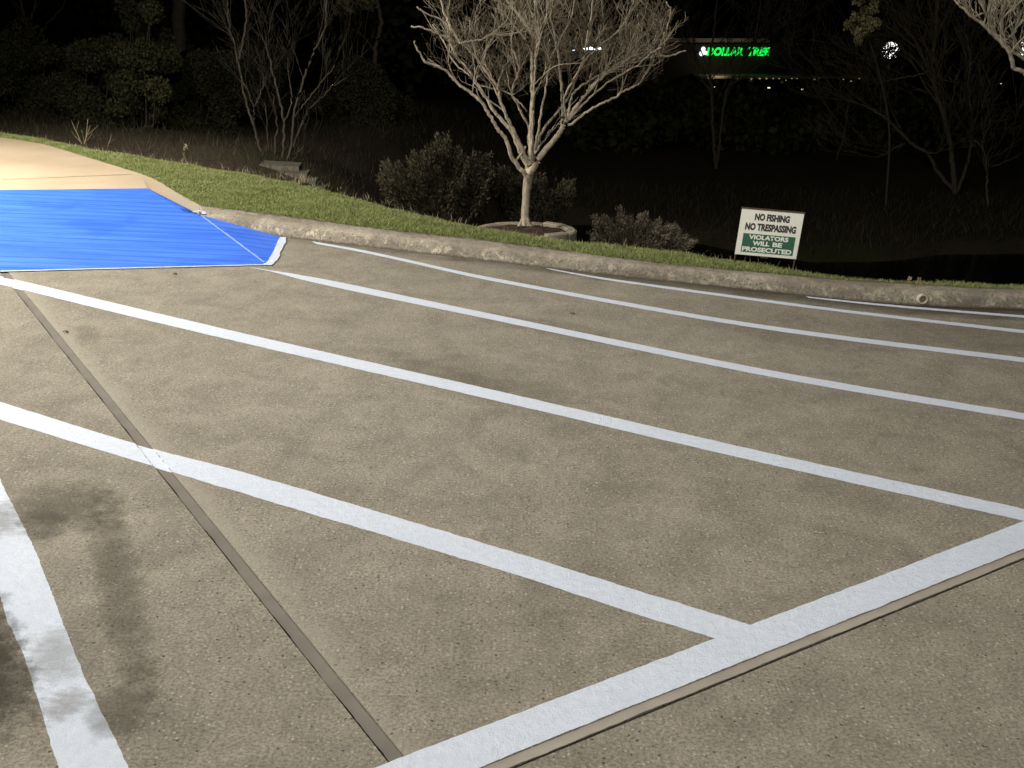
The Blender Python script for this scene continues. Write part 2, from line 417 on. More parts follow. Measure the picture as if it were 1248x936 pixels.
# ------------------------------------------------------------------ blue ramp and sidewalk
r0 = W(3, 331.5, 0); rC = W(325, 323.5, 0); rK = W(343, 289.5, 0.003); rT = W(245, 262, .1); rS = W(208, 255.5, .135); rP = W(180, 230, .155); rL = W(3, 232, .155)
def on_plane(px, py, a, b, c):
    nn = (b-a).cross(c-a); d = ray(px, py); o_ = Vector((0, 0, CH)); return o_+d*((a-o_).dot(nn)/d.dot(nn))
rS = on_plane(208, 255.5, rC, rP, rL); rT = on_plane(243, 262, rC, rP, rL)
dl = (r0-rC).normalized()
r00 = r0+dl*4.5; rLL = rL+(rL-rP).normalized()*4.5
def patch(name, quad, nx, ny, mat, z=0.0, z0=.004):
    a, b, c, d = quad; V = []; F = []
    for j in range(ny+1):
        for i in range(nx+1):
            u, v = i/nx, j/ny
            V.append(a*(1-u)*(1-v)+b*u*(1-v)+c*u*v+d*(1-u)*v+Vector((0, 0, z0)))
    for j in range(ny):
        for i in range(nx): q = j*(nx+1)+i; F.append((q, q+1, q+nx+2, q+nx+1))
    return V, F
V, F = patch('r', (r00, rC, rP, rLL), 60, 14, M_blue)
n = len(V); V += [rC+Vector((0, 0, .0045)), rT+Vector((0, 0, .0045)), rS+Vector((0, 0, .0045)), rP+Vector((0, 0, .0045)), rK+Vector((0, 0, .0045))]
F += [(n, n+1, n+2, n+3), (n, n+4, n+1)]
tag(mesh('curb_ramp', V, F, M_blue), kind='structure')
# thin painted borders
def seg(name, pts, w, z, wear=0, jit=.002, mat=None):
    P = smoothline(pts, max(8, int(sum((b-a).length for a, b in zip(pts, pts[1:]))/.03)))
    V = []; F = []; r = random.Random(len(pts)*7+int(w*1e4)); j = 0
    for i, p in enumerate(P):
        t = (P[min(i+1, len(P)-1)]-P[max(0, i-1)]); s = Vector((t.y, -t.x, 0)).normalized()
        j = j*.7+r.uniform(-1, 1)*jit; e = r.uniform(-1, 1)*jit*.6
        V += [p+s*(w/2+j)+Vector((0, 0, z)), p-s*(w/2+e)+Vector((0, 0, z))]
    F = [(2*i, 2*i+1, 2*i+3, 2*i+2) for i in range(len(P)-1)]
    return tag(mesh(name, V, F, mat or M_white), kind='structure')
seg('ramp_border', [r00, r0, rC], .028, .008)
seg('ramp_border', [W(325, 324, 0), W(333, 317, 0), W(340, 303, 0), W(345, 290, 0)], .07, .0085, jit=.006)
# pale crease between the ramp and its flare
cre = paint_mat('crease_dust', (.28, .42, .72), (.40, .52, .80), .3)
seg('ramp_crease', [rC+(rT-rC)*.03, rC+(rT-rC)*.5, rC+(rT-rC)*.97], .016, .012, mat=cre)
seg('ramp_border', [W(235, 260, .118), W(245, 258, .118), W(250, 262, .10)], .03, .012, jit=.006)

WI = smoothline([rLL+Vector((-9, 2, 0)), rLL], 6)[:-1]+[rLL.lerp(rP, k/10) for k in range(11)]+[rP.lerp(rS, k/5) for k in range(1, 6)]+[rS.lerp(rT, .5), rT.copy(), Vector((KT[0].x, KT[0].y, .125))]
WO = smoothline(EDGE+[KT[0].lerp(EDGE[-1], .5), KT[0]], 200)
V = []; F = []
# outer partner of every inner point: proportional along the last stretch, by x further out
for k, p in enumerate(WI):
    f = k/(len(WI)-1); q = min(WO, key=lambda w_: abs(w_.x-(p.x+(1-f)*-1.2)))
    for j in range(5): V.append(Vector(p).lerp(q, j/4)+Vector((0, 0, .002)))
F = [(i*5+j, (i+1)*5+j, (i+1)*5+j+1, i*5+j+1) for i in range(len(WI)-1) for j in range(4)]
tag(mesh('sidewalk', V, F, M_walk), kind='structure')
# tooled joint across the sidewalk
seg('sidewalk_joint', [W(3, 219, .155), W(160, 212.5, .155)+Vector((0, 0, 0))], .02, .003, mat=simple('sidewalk_groove', (.33, .26, .18)))

# ------------------------------------------------------------------ kerb
NK = 900
kb = smoothline(KB, NK); kt = smoothline(KT, NK)
V = []; F = []; r = random.Random(3)
sec = [(-.0, -.04), (0, 0), (.06, .35), (.12, .75), (.22, .93), (.42, 1.0), (.75, 1.02), (1.0, 1.0), (1.03, .4), (1.05, -1)]
nb = np.zeros((NK, len(sec)))
for i in range(NK):
    b, t = kb[i], kt[i]; t = t.copy(); h = t.z
    dv = Vector((t.x-b.x, t.y-b.y, 0))
    Ln = dv.length
    for k, (s, z) in enumerate(sec):
        nn = .004*(math.sin(i*.31+k*2.1)+math.sin(i*.12+k))*.5+r.uniform(-1, 1)*.003
        p = b+dv*s; p.z = h*z + (nn if 1 < k < 8 else 0)
        if 1 < k < 8: p += dv.normalized()*nn
        V.append(p)
m = len(sec)
F = [(i*m+k, (i+1)*m+k, (i+1)*m+k+1, i*m+k+1) for i in range(NK-1) for k in range(m-1)]
F.append(tuple(range(m)))
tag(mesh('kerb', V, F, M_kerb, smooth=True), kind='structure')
# gap in the kerb where the ramp begins
gk = MB(); c0 = kb[0]; c1 = kt[0]; dn = (c1-c0); dn.z = 0
gk.hexa([c0+Vector((-.03, -.02, -.05)), c0+Vector((.004, -.02, -.05)), c1+Vector((.004, .01, -.05)), c1+Vector((-.03, .01, -.05)),
         c0+Vector((-.03, 0, .05)), c0+Vector((.004, 0, .05)), c1+Vector((.004, .01, -.002)), c1+Vector((-.03, .01, -.002))])
tag(gk.build('kerb_joint', simple('kerb_gap_dirt', (.05, .042, .03))), kind='structure')
# drain pipe end in the kerb face
pc = W(1123, 363.5, .052)+Vector((0, -.02, 0))
dp = empty('drain_pipe', pc); tag(dp, 'small round drain pipe end poking from the kerb face at far right', 'drain pipe')
ring = MB()
N = 20
for rr, yy in ((.028, .05), (.038, .05), (.038, -.02), (.028, -.02), (.028, .03)):
    for j in range(N):
        th = 2*math.pi*j/N; ring.V.append(pc+Vector((rr*math.cos(th), yy, rr*math.sin(th))))
for a in range(4):
    for j in range(N): ring.F.append((a*N+j, a*N+(j+1) % N, (a+1)*N+(j+1) % N, (a+1)*N+j))
ring.build('pipe_rim', simple('old_pipe_plastic', (.42, .38, .28), .6), dp, True)
pl = MB(); pl.V = [pc+Vector((.028*math.cos(2*math.pi*j/N), -.004, .028*math.sin(2*math.pi*j/N))) for j in range(N)]; pl.F = [tuple(range(N))]
pl.build('pipe_silt', simple('pipe_dirt', (.16, .13, .10)), dp)

# soft-edged darker films on the concrete: stains, tyre scuffs and plain dark patches
def mark_mat(name, c, strength, ns=6, elong=(1, 1, 1)):
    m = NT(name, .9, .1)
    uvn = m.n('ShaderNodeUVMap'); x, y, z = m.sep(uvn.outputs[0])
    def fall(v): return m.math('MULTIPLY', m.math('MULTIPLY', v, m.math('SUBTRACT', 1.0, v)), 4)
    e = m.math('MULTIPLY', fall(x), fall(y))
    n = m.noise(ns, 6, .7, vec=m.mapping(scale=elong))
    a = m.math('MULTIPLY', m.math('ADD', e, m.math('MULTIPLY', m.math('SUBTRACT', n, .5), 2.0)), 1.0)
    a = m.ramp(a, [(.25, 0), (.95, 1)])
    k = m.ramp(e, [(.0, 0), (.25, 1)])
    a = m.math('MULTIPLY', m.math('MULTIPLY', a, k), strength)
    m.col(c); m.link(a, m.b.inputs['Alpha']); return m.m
def decal(name, quad, mat, z):
    o = mesh(name, [Vector((p.x, p.y, z)) for p in quad], [(0, 1, 2, 3)], mat)
    uv = o.data.uv_layers.new(name='UVMap')
    for i, c in enumerate([(0, 0), (1, 0), (1, 1), (0, 1)]): uv.data[i].uv = c
    tag(o, kind='structure'); return o
M_st1 = mark_mat('soft_dark_film', (.10, .090, .070), .36, 11)  # soft darker L-shaped patch at the lower left
M_st2 = mark_mat('deep_dark_film', (.045, .039, .029), .70, 13)  # deeper dark patch across the left line's lower end
M_st3 = mark_mat('tyre_scuff', (.19, .165, .135), .34, 26, (.5, 2.0, 1))
M_st5 = mark_mat('grey_scuff', (.22, .21, .20), .34, 24, (.6, 1.8, 1))
M_st4 = mark_mat('faint_stain', (.13, .115, .09), .17, 4, (.6, 1.6, 1))
def Q(*p): return [W(x, y, 0) for x, y in p]
decal('dark_mark', Q((85, 585), (150, 575), (225, 880), (140, 900)), M_st1, .0042)
decal('dark_mark', Q((-10, 585), (165, 570), (165, 655), (0, 650)), M_st1, .0046)
decal('dark_mark', Q((70, 870), (205, 760), (215, 890), (110, 920)), M_st1, .0050)
decal('dark_mark', Q((15, 668), (92, 662), (90, 612), (15, 622)), M_st1, .0054)
decal('dark_mark', Q((-90, 960), (85, 895), (20, 700), (-90, 740)), M_st2, .0058)
decal('dark_mark', Q((-30, 668), (46, 655), (28, 605), (-40, 610)), M_st3, .0062)
decal('dark_mark', Q((45, 900), (128, 862), (112, 825), (38, 850)), M_st3, .0066)
decal('dark_mark', Q((35, 860), (125, 830), (95, 745), (20, 770)), M_st5, .0070)
for k, q4 in enumerate([((480, 480), (760, 560), (720, 450), (450, 410)), ((640, 800), (850, 740), (760, 660), (600, 700)), ((930, 620), (1120, 650), (1100, 590), (960, 560)),
          ((560, 390), (800, 440), (760, 400), (560, 370)), ((90, 425), (130, 425), (125, 395), (85, 395)), ((800, 400), (1120, 450), (1140, 420), (800, 380)),
          ((1000, 420), (1400, 450), (1400, 390), (1000, 385)), ((420, 430), (640, 500), (640, 470), (420, 405))]):
    decal('dark_mark', Q(*q4), M_st4, .0006+.0001*k)
# gutter dirt following the kerb
def gutter_mat():
    m = NT('gutter_dirt', .9, .2)
    uvn = m.n('ShaderNodeUVMap'); x, y, z = m.sep(uvn.outputs[0])
    n = m.noise(5, 6, .7, vec=m.mapping(scale=(.35, 1.6, 1)))
    a = m.math('ADD', m.math('SUBTRACT', 1.0, y), m.math('MULTIPLY', m.math('SUBTRACT', n, .5), .9))
    a = m.math('MULTIPLY', m.ramp(a, [(.38, 0), (.95, 1)]), m.ramp(x, [(.0, .2), (.22, .45), (.5, .95)]))
    a = m.math('MULTIPLY', a, m.ramp(y, [(.75, 1), (1, 0)]))
    m.col((.055, .043, .030)); m.link(m.math('MULTIPLY', a, .85), m.b.inputs['Alpha']); return m.m
V = []; F = []; UVs = []
for i in range(0, NK, 6):
    b = kb[i]; t = kb[min(i+6, NK-1)]-kb[max(0, i-6)]; s = Vector((t.y, -t.x, 0)).normalized()
    wd = .35+.55*sstep(100, 500, i)
    V += [b+s*(-.01)+Vector((0, 0, .0015)), b+s*wd+Vector((0, 0, .0015))]; UVs += [(i/NK*1.6, 0), (i/NK*1.6, 1)]
F = [(2*i, 2*i+1, 2*i+3, 2*i+2) for i in range(len(V)//2-1)]
o = mesh('gutter_dirt', V, F, gutter_mat()); uv = o.data.uv_layers.new(name='UVMap')
for l in o.data.loops: uv.data[l.index].uv = UVs[l.vertex_index]
tag(o, kind='structure')

# ------------------------------------------------------------------ grass verge
INNER = [p.copy() for p in EDGE] + [p.copy() for p in KT]
def cut_to(P, xs_):
    out = []
    for x in xs_:
        k = 0
        while k < len(P)-2 and P[k+1].x < x: k += 1
        a, b = P[k], P[k+1]; t = (x-a.x)/(b.x-a.x); out.append(a.lerp(b, t))
    return out
ni = 300
inn = smoothline(INNER, 400); cre_ = smoothline(CREST, 400)
# match along the strip by arc parameter of the inner line: nearest crest point along its normal
def nearest(p, P, d):            # crossing of the normal ray with polyline P
    best = None
    for a, b in zip(P, P[1:]):
        ab = b-a; den = d.x*ab.y-d.y*ab.x
        if abs(den) < 1e-9: continue
        s = ((a.x-p.x)*ab.y-(a.y-p.y)*ab.x)/den; u = ((a.x-p.x)*d.y-(a.y-p.y)*d.x)/den
        if 0 <= u <= 1 and 0 <= s < 4 and (best is None or s < best[0]): best = (s, a.lerp(b, u))
    return best
rows = []
for i in range(len(inn)):
    t = inn[min(i+1, 399)]-inn[max(0, i-1)]; nrm = Vector((-t.y, t.x, 0)).normalized()
    nrm = (nrm*.6+Vector((.25, .97, 0))*.4).normalized()
    hit = nearest(inn[i], cre_, nrm)
    if hit is None or hit[0] < .02: e = inn[i]+nrm*.03
    else: e = hit[1].copy()
    rows.append((inn[i].copy(), e, nrm))
V = []; F = []; m = 9
for a, e, nrm in rows:
    wd = (e-a).length
    for k in range(6):
        p = a.lerp(e, k/5); p.z = a.z-.012+(e.z-a.z)*k/5+min(.02, wd*.03)*math.sin(math.pi*k/5); V.append(p)
    for dd, dz in ((.12, -.03), (.35, -.12), (.7, -.45)):
        p = e+nrm*dd; p.z = e.z+dz; V.append(p)
F = [(i*m+k, (i+1)*m+k, (i+1)*m+k+1, i*m+k+1) for i in range(len(rows)-1) for k in range(m-1)]
tag(mesh('verge_ground', V, F, M_turf, smooth=True), kind='structure')

def blades(name, count, hmin, hmax, wid, mat, region=(0, 1.02), seed=1, xr=(-9, 4.6)):
    g = np.random.default_rng(seed)
    A = np.array([[*a] for a, e, nr in rows]); E_ = np.array([[*e] for a, e, nr in rows])
    wdt = np.linalg.norm(E_-A, axis=1); ok = (A[:, 0] > xr[0]) & (A[:, 0] < xr[1])
    seglen = np.r_[np.linalg.norm(A[1:]-A[:-1], axis=1), 0]
    wgt = np.where(ok, (wdt+.03)*seglen, 0)
    # more blades where the verge is near the frame
    idx = g.choice(len(A), count, p=wgt/wgt.sum()); idx = np.minimum(idx, len(A)-2)
    f = g.random(count); v = g.uniform(region[0], region[1], count)
    a = A[idx]*(1-f)[:, None]+A[idx+1]*f[:, None]; e = E_[idx]*(1-f)[:, None]+E_[idx+1]*f[:, None]
    P = a*(1-v)[:, None]+e*v[:, None]; w_ = wdt[idx]
    P[:, 2] = a[:, 2]-.012+(e[:, 2]-a[:, 2])*v+np.minimum(.02, w_*.03)*np.sin(np.pi*np.minimum(v, 1))
    cl = .5+.5*np.sin(P[:, 0]*7.3+np.sin(P[:, 1]*5.1)*2)*np.sin(P[:, 1]*9.7+P[:, 0]*3.1)
    th = g.random(count)*2*np.pi; h = g.uniform(hmin, hmax, count)*(.7+.6*cl); lean = g.uniform(.15, 1.1, count)*h
    la = g.random(count)*2*np.pi
    lx, ly = np.cos(la)*lean, np.sin(la)*lean
    wx, wy = np.cos(th)*wid/2, np.sin(th)*wid/2
    z0 = P[:, 2]-.005
    v0 = np.c_[P[:, 0]-wx, P[:, 1]-wy, z0]; v1 = np.c_[P[:, 0]+wx, P[:, 1]+wy, z0]
    v2 = np.c_[P[:, 0]+lx*.4+wx*.8, P[:, 1]+ly*.4+wy*.8, z0+h*.6]; v3 = np.c_[P[:, 0]+lx*.4-wx*.8, P[:, 1]+ly*.4-wy*.8, z0+h*.6]
    v4 = np.c_[P[:, 0]+lx, P[:, 1]+ly, z0+h]
    VV = np.stack([v0, v1, v2, v3, v4], 1).reshape(-1, 3)
    b = np.arange(count)*5
    loops = np.stack([b, b+1, b+2, b+3, b+3, b+2, b+4], 1).reshape(-1)
    me = bpy.data.meshes.new(name); me.vertices.add(len(VV)); me.vertices.foreach_set('co', VV.astype('f').ravel())
    me.loops.add(len(loops)); me.loops.foreach_set('vertex_index', loops.astype('i'))
    me.polygons.add(count*2); me.polygons.foreach_set('loop_start', np.stack([np.arange(count)*7, np.arange(count)*7+4], 1).ravel().astype('i'))
    me.update(calc_edges=True); me.materials.append(mat)
    o = bpy.data.objects.new(name, me); COL.objects.link(o); return o
tag(blades('verge_grass', 150000, .016, .038, .0045, M_blade), 'short green lawn grass on the strip behind the kerb', 'grass', kind='stuff')
M_straw = simple('dry_straw', (.30, .25, .15))
tag(blades('dry_crest_grass', 700, .025, .07, .0035, M_straw, region=(.93, 1.25), seed=5), 'sparse dry straw stalks along the crest of the lawn strip', 'dry grass', kind='stuff')

# ------------------------------------------------------------------ branches
def limb(pxs, Yb, dz0=0.0, dz1=0.0, n=None, wob=.006, rng=rnd):
    """points at real distances: pixel track with a depth that drifts from dz0 to dz1"""
    N = len(pxs); pts = [D(p[0], p[1], Yb+dz0+(dz1-dz0)*i/(N-1)) for i, p in enumerate(pxs)]
    P = smoothline(pts, n or max(6, N*4))
    for i in range(1, len(P)-1): P[i] = P[i]+Vector([rng.uniform(-wob, wob) for _ in range(3)])
    return P
def grow(mb, p, d, L, r0, depth, rng, upb=.25, seg=.07, wob=.28, kids=(2, 4), k=4, taper=.35, spread=.75, shrink=.62, rmin=.0013, inside=None):
    n = max(3, int(L/seg)); pts = [p.copy()]; dirs = [d.normalized()]
    for i in range(n):
        v = dirs[-1]+Vector([rng.uniform(-wob, wob) for _ in range(3)])+Vector((0, 0, upb*.12))
        
        if upb > 0 and v.z < .05: v.z = .05+abs(v.z)*.5
        v.normalize(); q_ = pts[-1]+v*(L/n)
        if inside and not inside(q_):
            if len(pts) < 3: return
            break
        dirs.append(v); pts.append(q_)
    n = len(pts)-1
    rad = [max(rmin, r0*(1-(1-taper)*i/n)) for i in range(n+1)]
    mb.tube(pts, rad, k)
    if depth <= 0: return
    for _ in range(rng.randint(*kids)):
        i = rng.randint(max(1, n//4), n)
        t = dirs[i]; s = Vector([rng.uniform(-1, 1) for _ in range(3)]); s = (s-t*s.dot(t)).normalized()
        nd = (t*(1-spread*.35)+s*spread*rng.uniform(.5, 1)+Vector((0, 0, upb*.6))).normalized()
        grow(mb, pts[i], nd, L*rng.uniform(.45, .95)*shrink*1.25, rad[i]*.7, depth-1, rng, upb, seg, wob, kids, max(3, k-1), taper, spread, shrink, rmin, inside)

# main crape myrtle
Yt = W(640, 272, .15).y
tree = empty('crape_myrtle', W(640, 272, .13)); tag(tree, 'bare pale branching tree in the stone edged bed behind the kerb', 'tree')
R_ = lambda px, Y=Yt: px/FPX*Y*1.02
tb = MB(); br = MB(); bh = MB()
trk = limb([(641, 276), (640, 270), (640, 258), (641, 245), (642, 230), (644, 217), (646, 205)], Yt, n=26, wob=.0015)
tr_r = [R_(lerpline([(0, 8.2), (.05, 6.2), (.13, 4.9), (.5, 4.5), (.85, 5.6), (1, 6.0)], i/25)) for i in range(26)]
tb.tube(trk, tr_r, 14)
for a in range(6):               # root flare
    th = a*1.05+.3; b0 = trk[0]+Vector((math.cos(th)*R_(11), math.sin(th)*R_(11), -.02))
    tb.tube([b0, trk[2]+Vector((math.cos(th)*R_(4), math.sin(th)*R_(4), .0)), trk[6]], [R_(2), R_(3), R_(3)], 6)
LIMBS = [ # pixel track, start radius, end radius (px), depth drift
 ([(641, 214), (636, 208), (627, 196), (621, 186), (619, 175), (612, 164), (604, 154), (597, 140), (589, 128), (575, 114), (559, 103), (548, 91), (538, 83), (527, 78), (518, 75), (513, 66), (508, 60), (505, 50)], 3.2, 1.0, -.1, -.45),
 ([(627, 197), (631, 193), (637, 186), (640, 178)], 1.6, 1.4, -.1, -.1),
 ([(644, 205), (636, 190), (628, 170), (625, 162), (615, 150), (604, 137), (594, 122), (582, 103), (572, 88), (558, 70), (549, 52), (548, 32), (540, 12), (536, -20)], 3.2, 1.2, 0, .3),
 ([(646, 200), (640, 190), (634, 177), (626, 160), (619, 145), (611, 126), (606, 107), (597, 94), (587, 79), (575, 64), (561, 53), (547, 47), (533, 41), (520, 35), (501, 32)], 3.0, .9, -.05, -.5),
 ([(561, 53), (550, 36), (535, 22), (520, 17), (508, 8)], 1.4, .8, -.5, -.6),
 ([(561, 53), (574, 50), (586, 48), (600, 42), (622, 43), (636, 36), (648, 26)], 1.4, .7, -.5, -.3),
 ([(647, 196), (645, 175), (644, 154), (638, 142), (633, 132), (628, 122), (624, 115), (628, 98), (633, 85), (628, 68), (623, 53), (628, 30), (634, 10), (636, -25)], 2.0, 1.0, .1, .5),
 ([(648, 198), (647, 180), (648, 150), (649, 128), (649, 105), (649, 85), (649, 60), (649, 43), (641, 32), (634, 21), (626, 10), (619, 2), (610, -22)], 4.2, 1.3, 0, 0),
 ([(649, 100), (652, 70), (655, 45), (652, 20), (654, -20)], 2.0, 1.0, 0, .25),
 ([(645, 212), (653, 200), (662, 187), (670, 177), (677, 168), (683, 160), (687, 153), (691, 147), (700, 134), (710, 120), (722, 105), (736, 92), (748, 83), (762, 75), (775, 71), (790, 70), (802, 68), (815, 68), (826, 65), (836, 62)], 4.6, .8, -.05, -.4),
 ([(692, 152), (698, 150), (715, 137), (728, 129), (742, 122), (751, 118), (760, 111), (770, 107), (779, 102), (784, 95), (787, 90), (793, 80), (798, 68), (804, 56), (809, 43), (815, 28), (817, 13), (812, 2)], 1.9, .9, -.3, -.5),
 ([(688, 151), (691, 143), (695, 128), (698, 115), (710, 104), (725, 94), (740, 87), (755, 81), (770, 74), (782, 66), (795, 52), (802, 38)], 1.9, .9, .1, .5),
 ([(684, 158), (686, 139), (685, 122), (684, 107), (682, 88), (681, 68), (677, 50), (674, 32), (668, 12), (664, -20)], 2.3, 1.0, -.1, -.5),
 ([(650, 196), (655, 175), (661, 160), (670, 148), (678, 139), (687, 127), (695, 115), (703, 93), (713, 73), (729, 57), (747, 43), (760, 28), (770, 8), (776, -15)], 2.0, .9, .2, .7),
 ([(649, 192), (656, 160), (661, 128), (665, 110), (668, 92), (672, 70), (684, 46), (697, 20), (702, -15)], 1.9, .9, .15, .9),
 ([(648, 185), (649, 155), (650, 128), (652, 96), (653, 64), (660, 40), (668, 10)], 1.6, .9, -.25, -.8),
 ([(651, 188), (664, 170), (672, 158), (681, 150)], 1.5, 1.1, .1, .3),
 ([(694, 146), (712, 126), (736, 104), (758, 90), (776, 80), (792, 66), (806, 58)], 1.5, .8, -.2, -.7),
 ([(604, 154), (622, 140), (640, 160)], .01, .01, 0, 0),
 ([(606, 140), (592, 118), (578, 98), (566, 86), (556, 80), (548, 66), (540, 50), (527, 30)], 1.4, .8, .1, .6),
 ([(582, 103), (600, 108), (618, 112), (632, 124), (642, 136)], 1.1, 1.0, .2, .1),
 ([(691, 147), (688, 120), (700, 95), (712, 70), (716, 40), (722, 10), (724, -15)], 1.6, .9, -.3, -.9),
]
tips = []
for px, a, b, d0, d1 in LIMBS:
    if a < .1: continue
    P = limb(px, Yt, d0, d1, n=len(px)*4, wob=.006)
    N = len(P); rad = [max(.002, R_(a+(b-a)*(i/(N-1))**.8)*.90) for i in range(N)]
    (tb if a > 2.5 else bh).tube(P, rad, 8 if a > 2.5 else 6)
    for i in range(int(N*.30), N):
        t = (P[min(N-1, i+1)]-P[i-1]).normalized(); tips.append((P[i], t, rad[i]))
rg = random.Random(21)
ENV = [(D(650, y_, Yt).z, h_) for y_, h_ in ((205, .10), (160, .34), (130, .56), (110, .74), (90, .96), (75, 1.10), (45, 1.20), (0, 1.22), (-60, 1.05), (-150, .6))]
exc = D(668, 50, Yt).x
def in_crown(p):
    k_ = .55+.45*min(1, max(0, (p.z-ENV[0][0])/1.0)); c_ = exc*k_+D(646, 200, Yt).x*(1-k_)
    a_ = math.atan2(p.y-Yt, p.x-c_)
    nz = math.sin(a_*5+p.z*6)*.5+math.sin(a_*11-p.z*13+1)*.3+math.sin(p.z*23+a_*3)*.2
    return math.hypot(p.x-c_, (p.y-Yt)*.8) < lerpline(ENV, p.z)*(.93+.13*nz+rg.uniform(-.06, .10))
tcen = D(655, 60, Yt)
for p, t, rr in tips:
    hgt = p.z-.9
    pr = .17+.14*max(0, hgt)
    if rg.random() < pr and in_crown(p):
        s = Vector([rg.uniform(-1, 1), rg.uniform(-1, 1), rg.uniform(-.3, .8)])
        out = Vector((p.x-tcen.x, p.y-Yt, 0))*.15
        d = (t*.9+s*.85+out+Vector((0, 0, .22))).normalized()
        grow(bh if rg.random() < .62 else br, p, d, rg.uniform(.25, .62), max(.0026, rr*.60), 3 if hgt > .3 else 2, rg, upb=.55, seg=.05, wob=.27, kids=(2, 3), rmin=.0014, spread=.95, inside=in_crown)
M_haze = bark_mat('fine_twig_bark', (.085, .066, .042), (.14, .11, .072), 60)
for p, t, rr in tips:            # finest twigs in the upper crown
    if p.z > 1.25 and in_crown(p):
        for _ in range(1 if rg.random() < .62 else 0):
            s = Vector([rg.uniform(-1, 1), rg.uniform(-1, 1), rg.uniform(-.2, .8)])
            grow(br, p+s*.06, (t*.5+s+Vector((0, 0, .3))).normalized(), rg.uniform(.22, .42), .0018, 2, rg, upb=.35, seg=.05, wob=.36, kids=(2, 4), rmin=.0011, spread=1.0, k=3, inside=in_crown)
tb.build('trunk', M_bark, tree, True)
cw = br.build('crown', M_haze, tree, True); bh.build('branches', M_branch, tree, True)

# tree on the right reaching in from outside the frame
rt0 = Vector((5.35, 9.95, -.05))
tree2 = empty('crape_myrtle', rt0); tag(tree2, 'pale bare branches reaching in at the top right corner', 'tree')
tb = MB(); br = MB()
hub = rt0+Vector((-.05, 0, .95))
tb.tube(smoothline([rt0+Vector((0, 0, -.1)), rt0+Vector((.02, 0, .4)), hub], 10), [.06-.0015*i for i in range(10)], 10)
Yr = 9.9; rg = random.Random(5)
RL = [([(1248, 87), (1236, 83), (1232, 70), (1228, 61), (1215, 46), (1206, 37), (1195, 27), (1185, 21), (1176, 12), (1166, 3)], 2.6, 1.3),
      ([(1290, 92), (1262, 75), (1246, 70), (1228, 57), (1212, 44), (1208, 30), (1200, 12), (1194, -10)], 2.4, 1.2),
      ([(1290, 60), (1262, 40), (1240, 20), (1228, 0), (1220, -20)], 2.2, 1.1),
      ([(1206, 40), (1218, 25), (1235, 10), (1250, -5)], 1.5, .9), ([(1213, 48), (1226, 36), (1240, 22), (1256, 8)], 1.3, .9), ([(1185, 21), (1200, 16), (1222, 12), (1248, 11)], 1.2, .9),
      ([(1222, 52), (1236, 40), (1246, 26), (1262, 18)], 1.3, .8)]
for j, (px, a, b) in enumerate(RL):
    P = limb(px, Yr, .0, .15*(j % 3-1), n=len(px)*4, wob=.006); N = len(P)
    rad = [max(.002, R_(a+(b-a)*i/(N-1))) for i in range(N)]; br.tube(P, rad, 6)
    if j < 3: tb.tube(smoothline([hub, hub.lerp(P[0], .5)+Vector((0, 0, -.08)), P[0]], 8), [.035-(.035-rad[0])*i/7 for i in range(8)], 8)
    for i in range(3, N):
        if rg.random() < .5:
            t = (P[min(N-1, i+1)]-P[i-1]).normalized(); s = Vector([rg.uniform(-1, 1), rg.uniform(-1, 1), rg.uniform(0, .9)])
            grow(br, P[i], (t*.7+s*.7+Vector((0, 0, .4))).normalized(), rg.uniform(.2, .45), rad[i]*.6, 2, rg, upb=.5, seg=.055, wob=.25, kids=(2, 3), rmin=.0017)
for a in range(6):               # the rest of its crown, to the right
    d = Vector((math.cos(a*1.0), math.sin(a*1.0)*.8, 1.3)).normalized(); d.x = abs(d.x)*.9
    grow(br, hub, d, 1.5, .025, 3, rg, upb=.5, seg=.1, wob=.16, kids=(3, 4), rmin=.002)
tb.build('trunk', M_bark, tree2, True); br.build('crown', M_branch, tree2, True)

# bed of the main tree
bc = W(641, 276.5, .14)
bed = empty('tree_bed', (bc.x, bc.y, .0)); tag(bed, 'low stone edging ring with dark mulch round the pale tree', 'tree bed')
rx, ry = .38, .27
mb = MB(); rows_ = 14
mb.V.append(Vector((bc.x, bc.y, .145))); K = 40
for q in range(1, rows_+1):
    for j in range(K):
        th = 2*math.pi*j/K; f = q/rows_
        mb.V.append(Vector((bc.x+rx*f*math.cos(th), bc.y+ry*f*math.sin(th),   .142-.04*f+rnd.uniform(-.008, .008))))
for j in range(K): mb.F.append((0, 1+j, 1+(j+1) % K))
for q in range(rows_-1):
    for j in range(K): a = 1+q*K; mb.F.append((a+j, a+K+j, a+K+(j+1) % K, a+(j+1) % K))
mulch_m = simple('dark_mulch', (.038, .026, .018), .95, .1, .6, 60)
mb.build('mulch', mulch_m, bed)
M_stone = concrete_mat('edging_stone', (.30, .265, .205), joint=False)
ns = 11
for j in range(ns):
    t0, t1 = 2*math.pi*(j+.03)/ns, 2*math.pi*(j+.97)/ns
    mb = MB(); lift = rnd.uniform(-.008, .006); hh = .028 if math.sin((t0+t1)/2) > -.3 or math.cos((t0+t1)/2) < .4 else .036
    if math.cos((t0+t1)/2) > .55: hh += .025
    zt = .106+hh*.45+lift; st = 5
    for k in range(st+1):
        th = t0+(t1-t0)*k/st
        for rr, z in ((0, -.25), (0, zt-.012), (.014, zt), (.075, zt), (.09, zt-.012), (.09, -.25)):
            mb.V.append(Vector((bc.x+(rx+rr+rnd.uniform(-.003, .003))*math.cos(th), bc.y+(ry+rr)*math.sin(th), z)))
    for k in range(st):
        for s in range(5): a = k*6+s; mb.F.append((a, a+1, a+7, a+6))
    mb.F.append(tuple(range(6))); mb.F.append(tuple(range(st*6+5, st*6-1, -1)))
    mb.build('edging_stone', M_stone, bed)

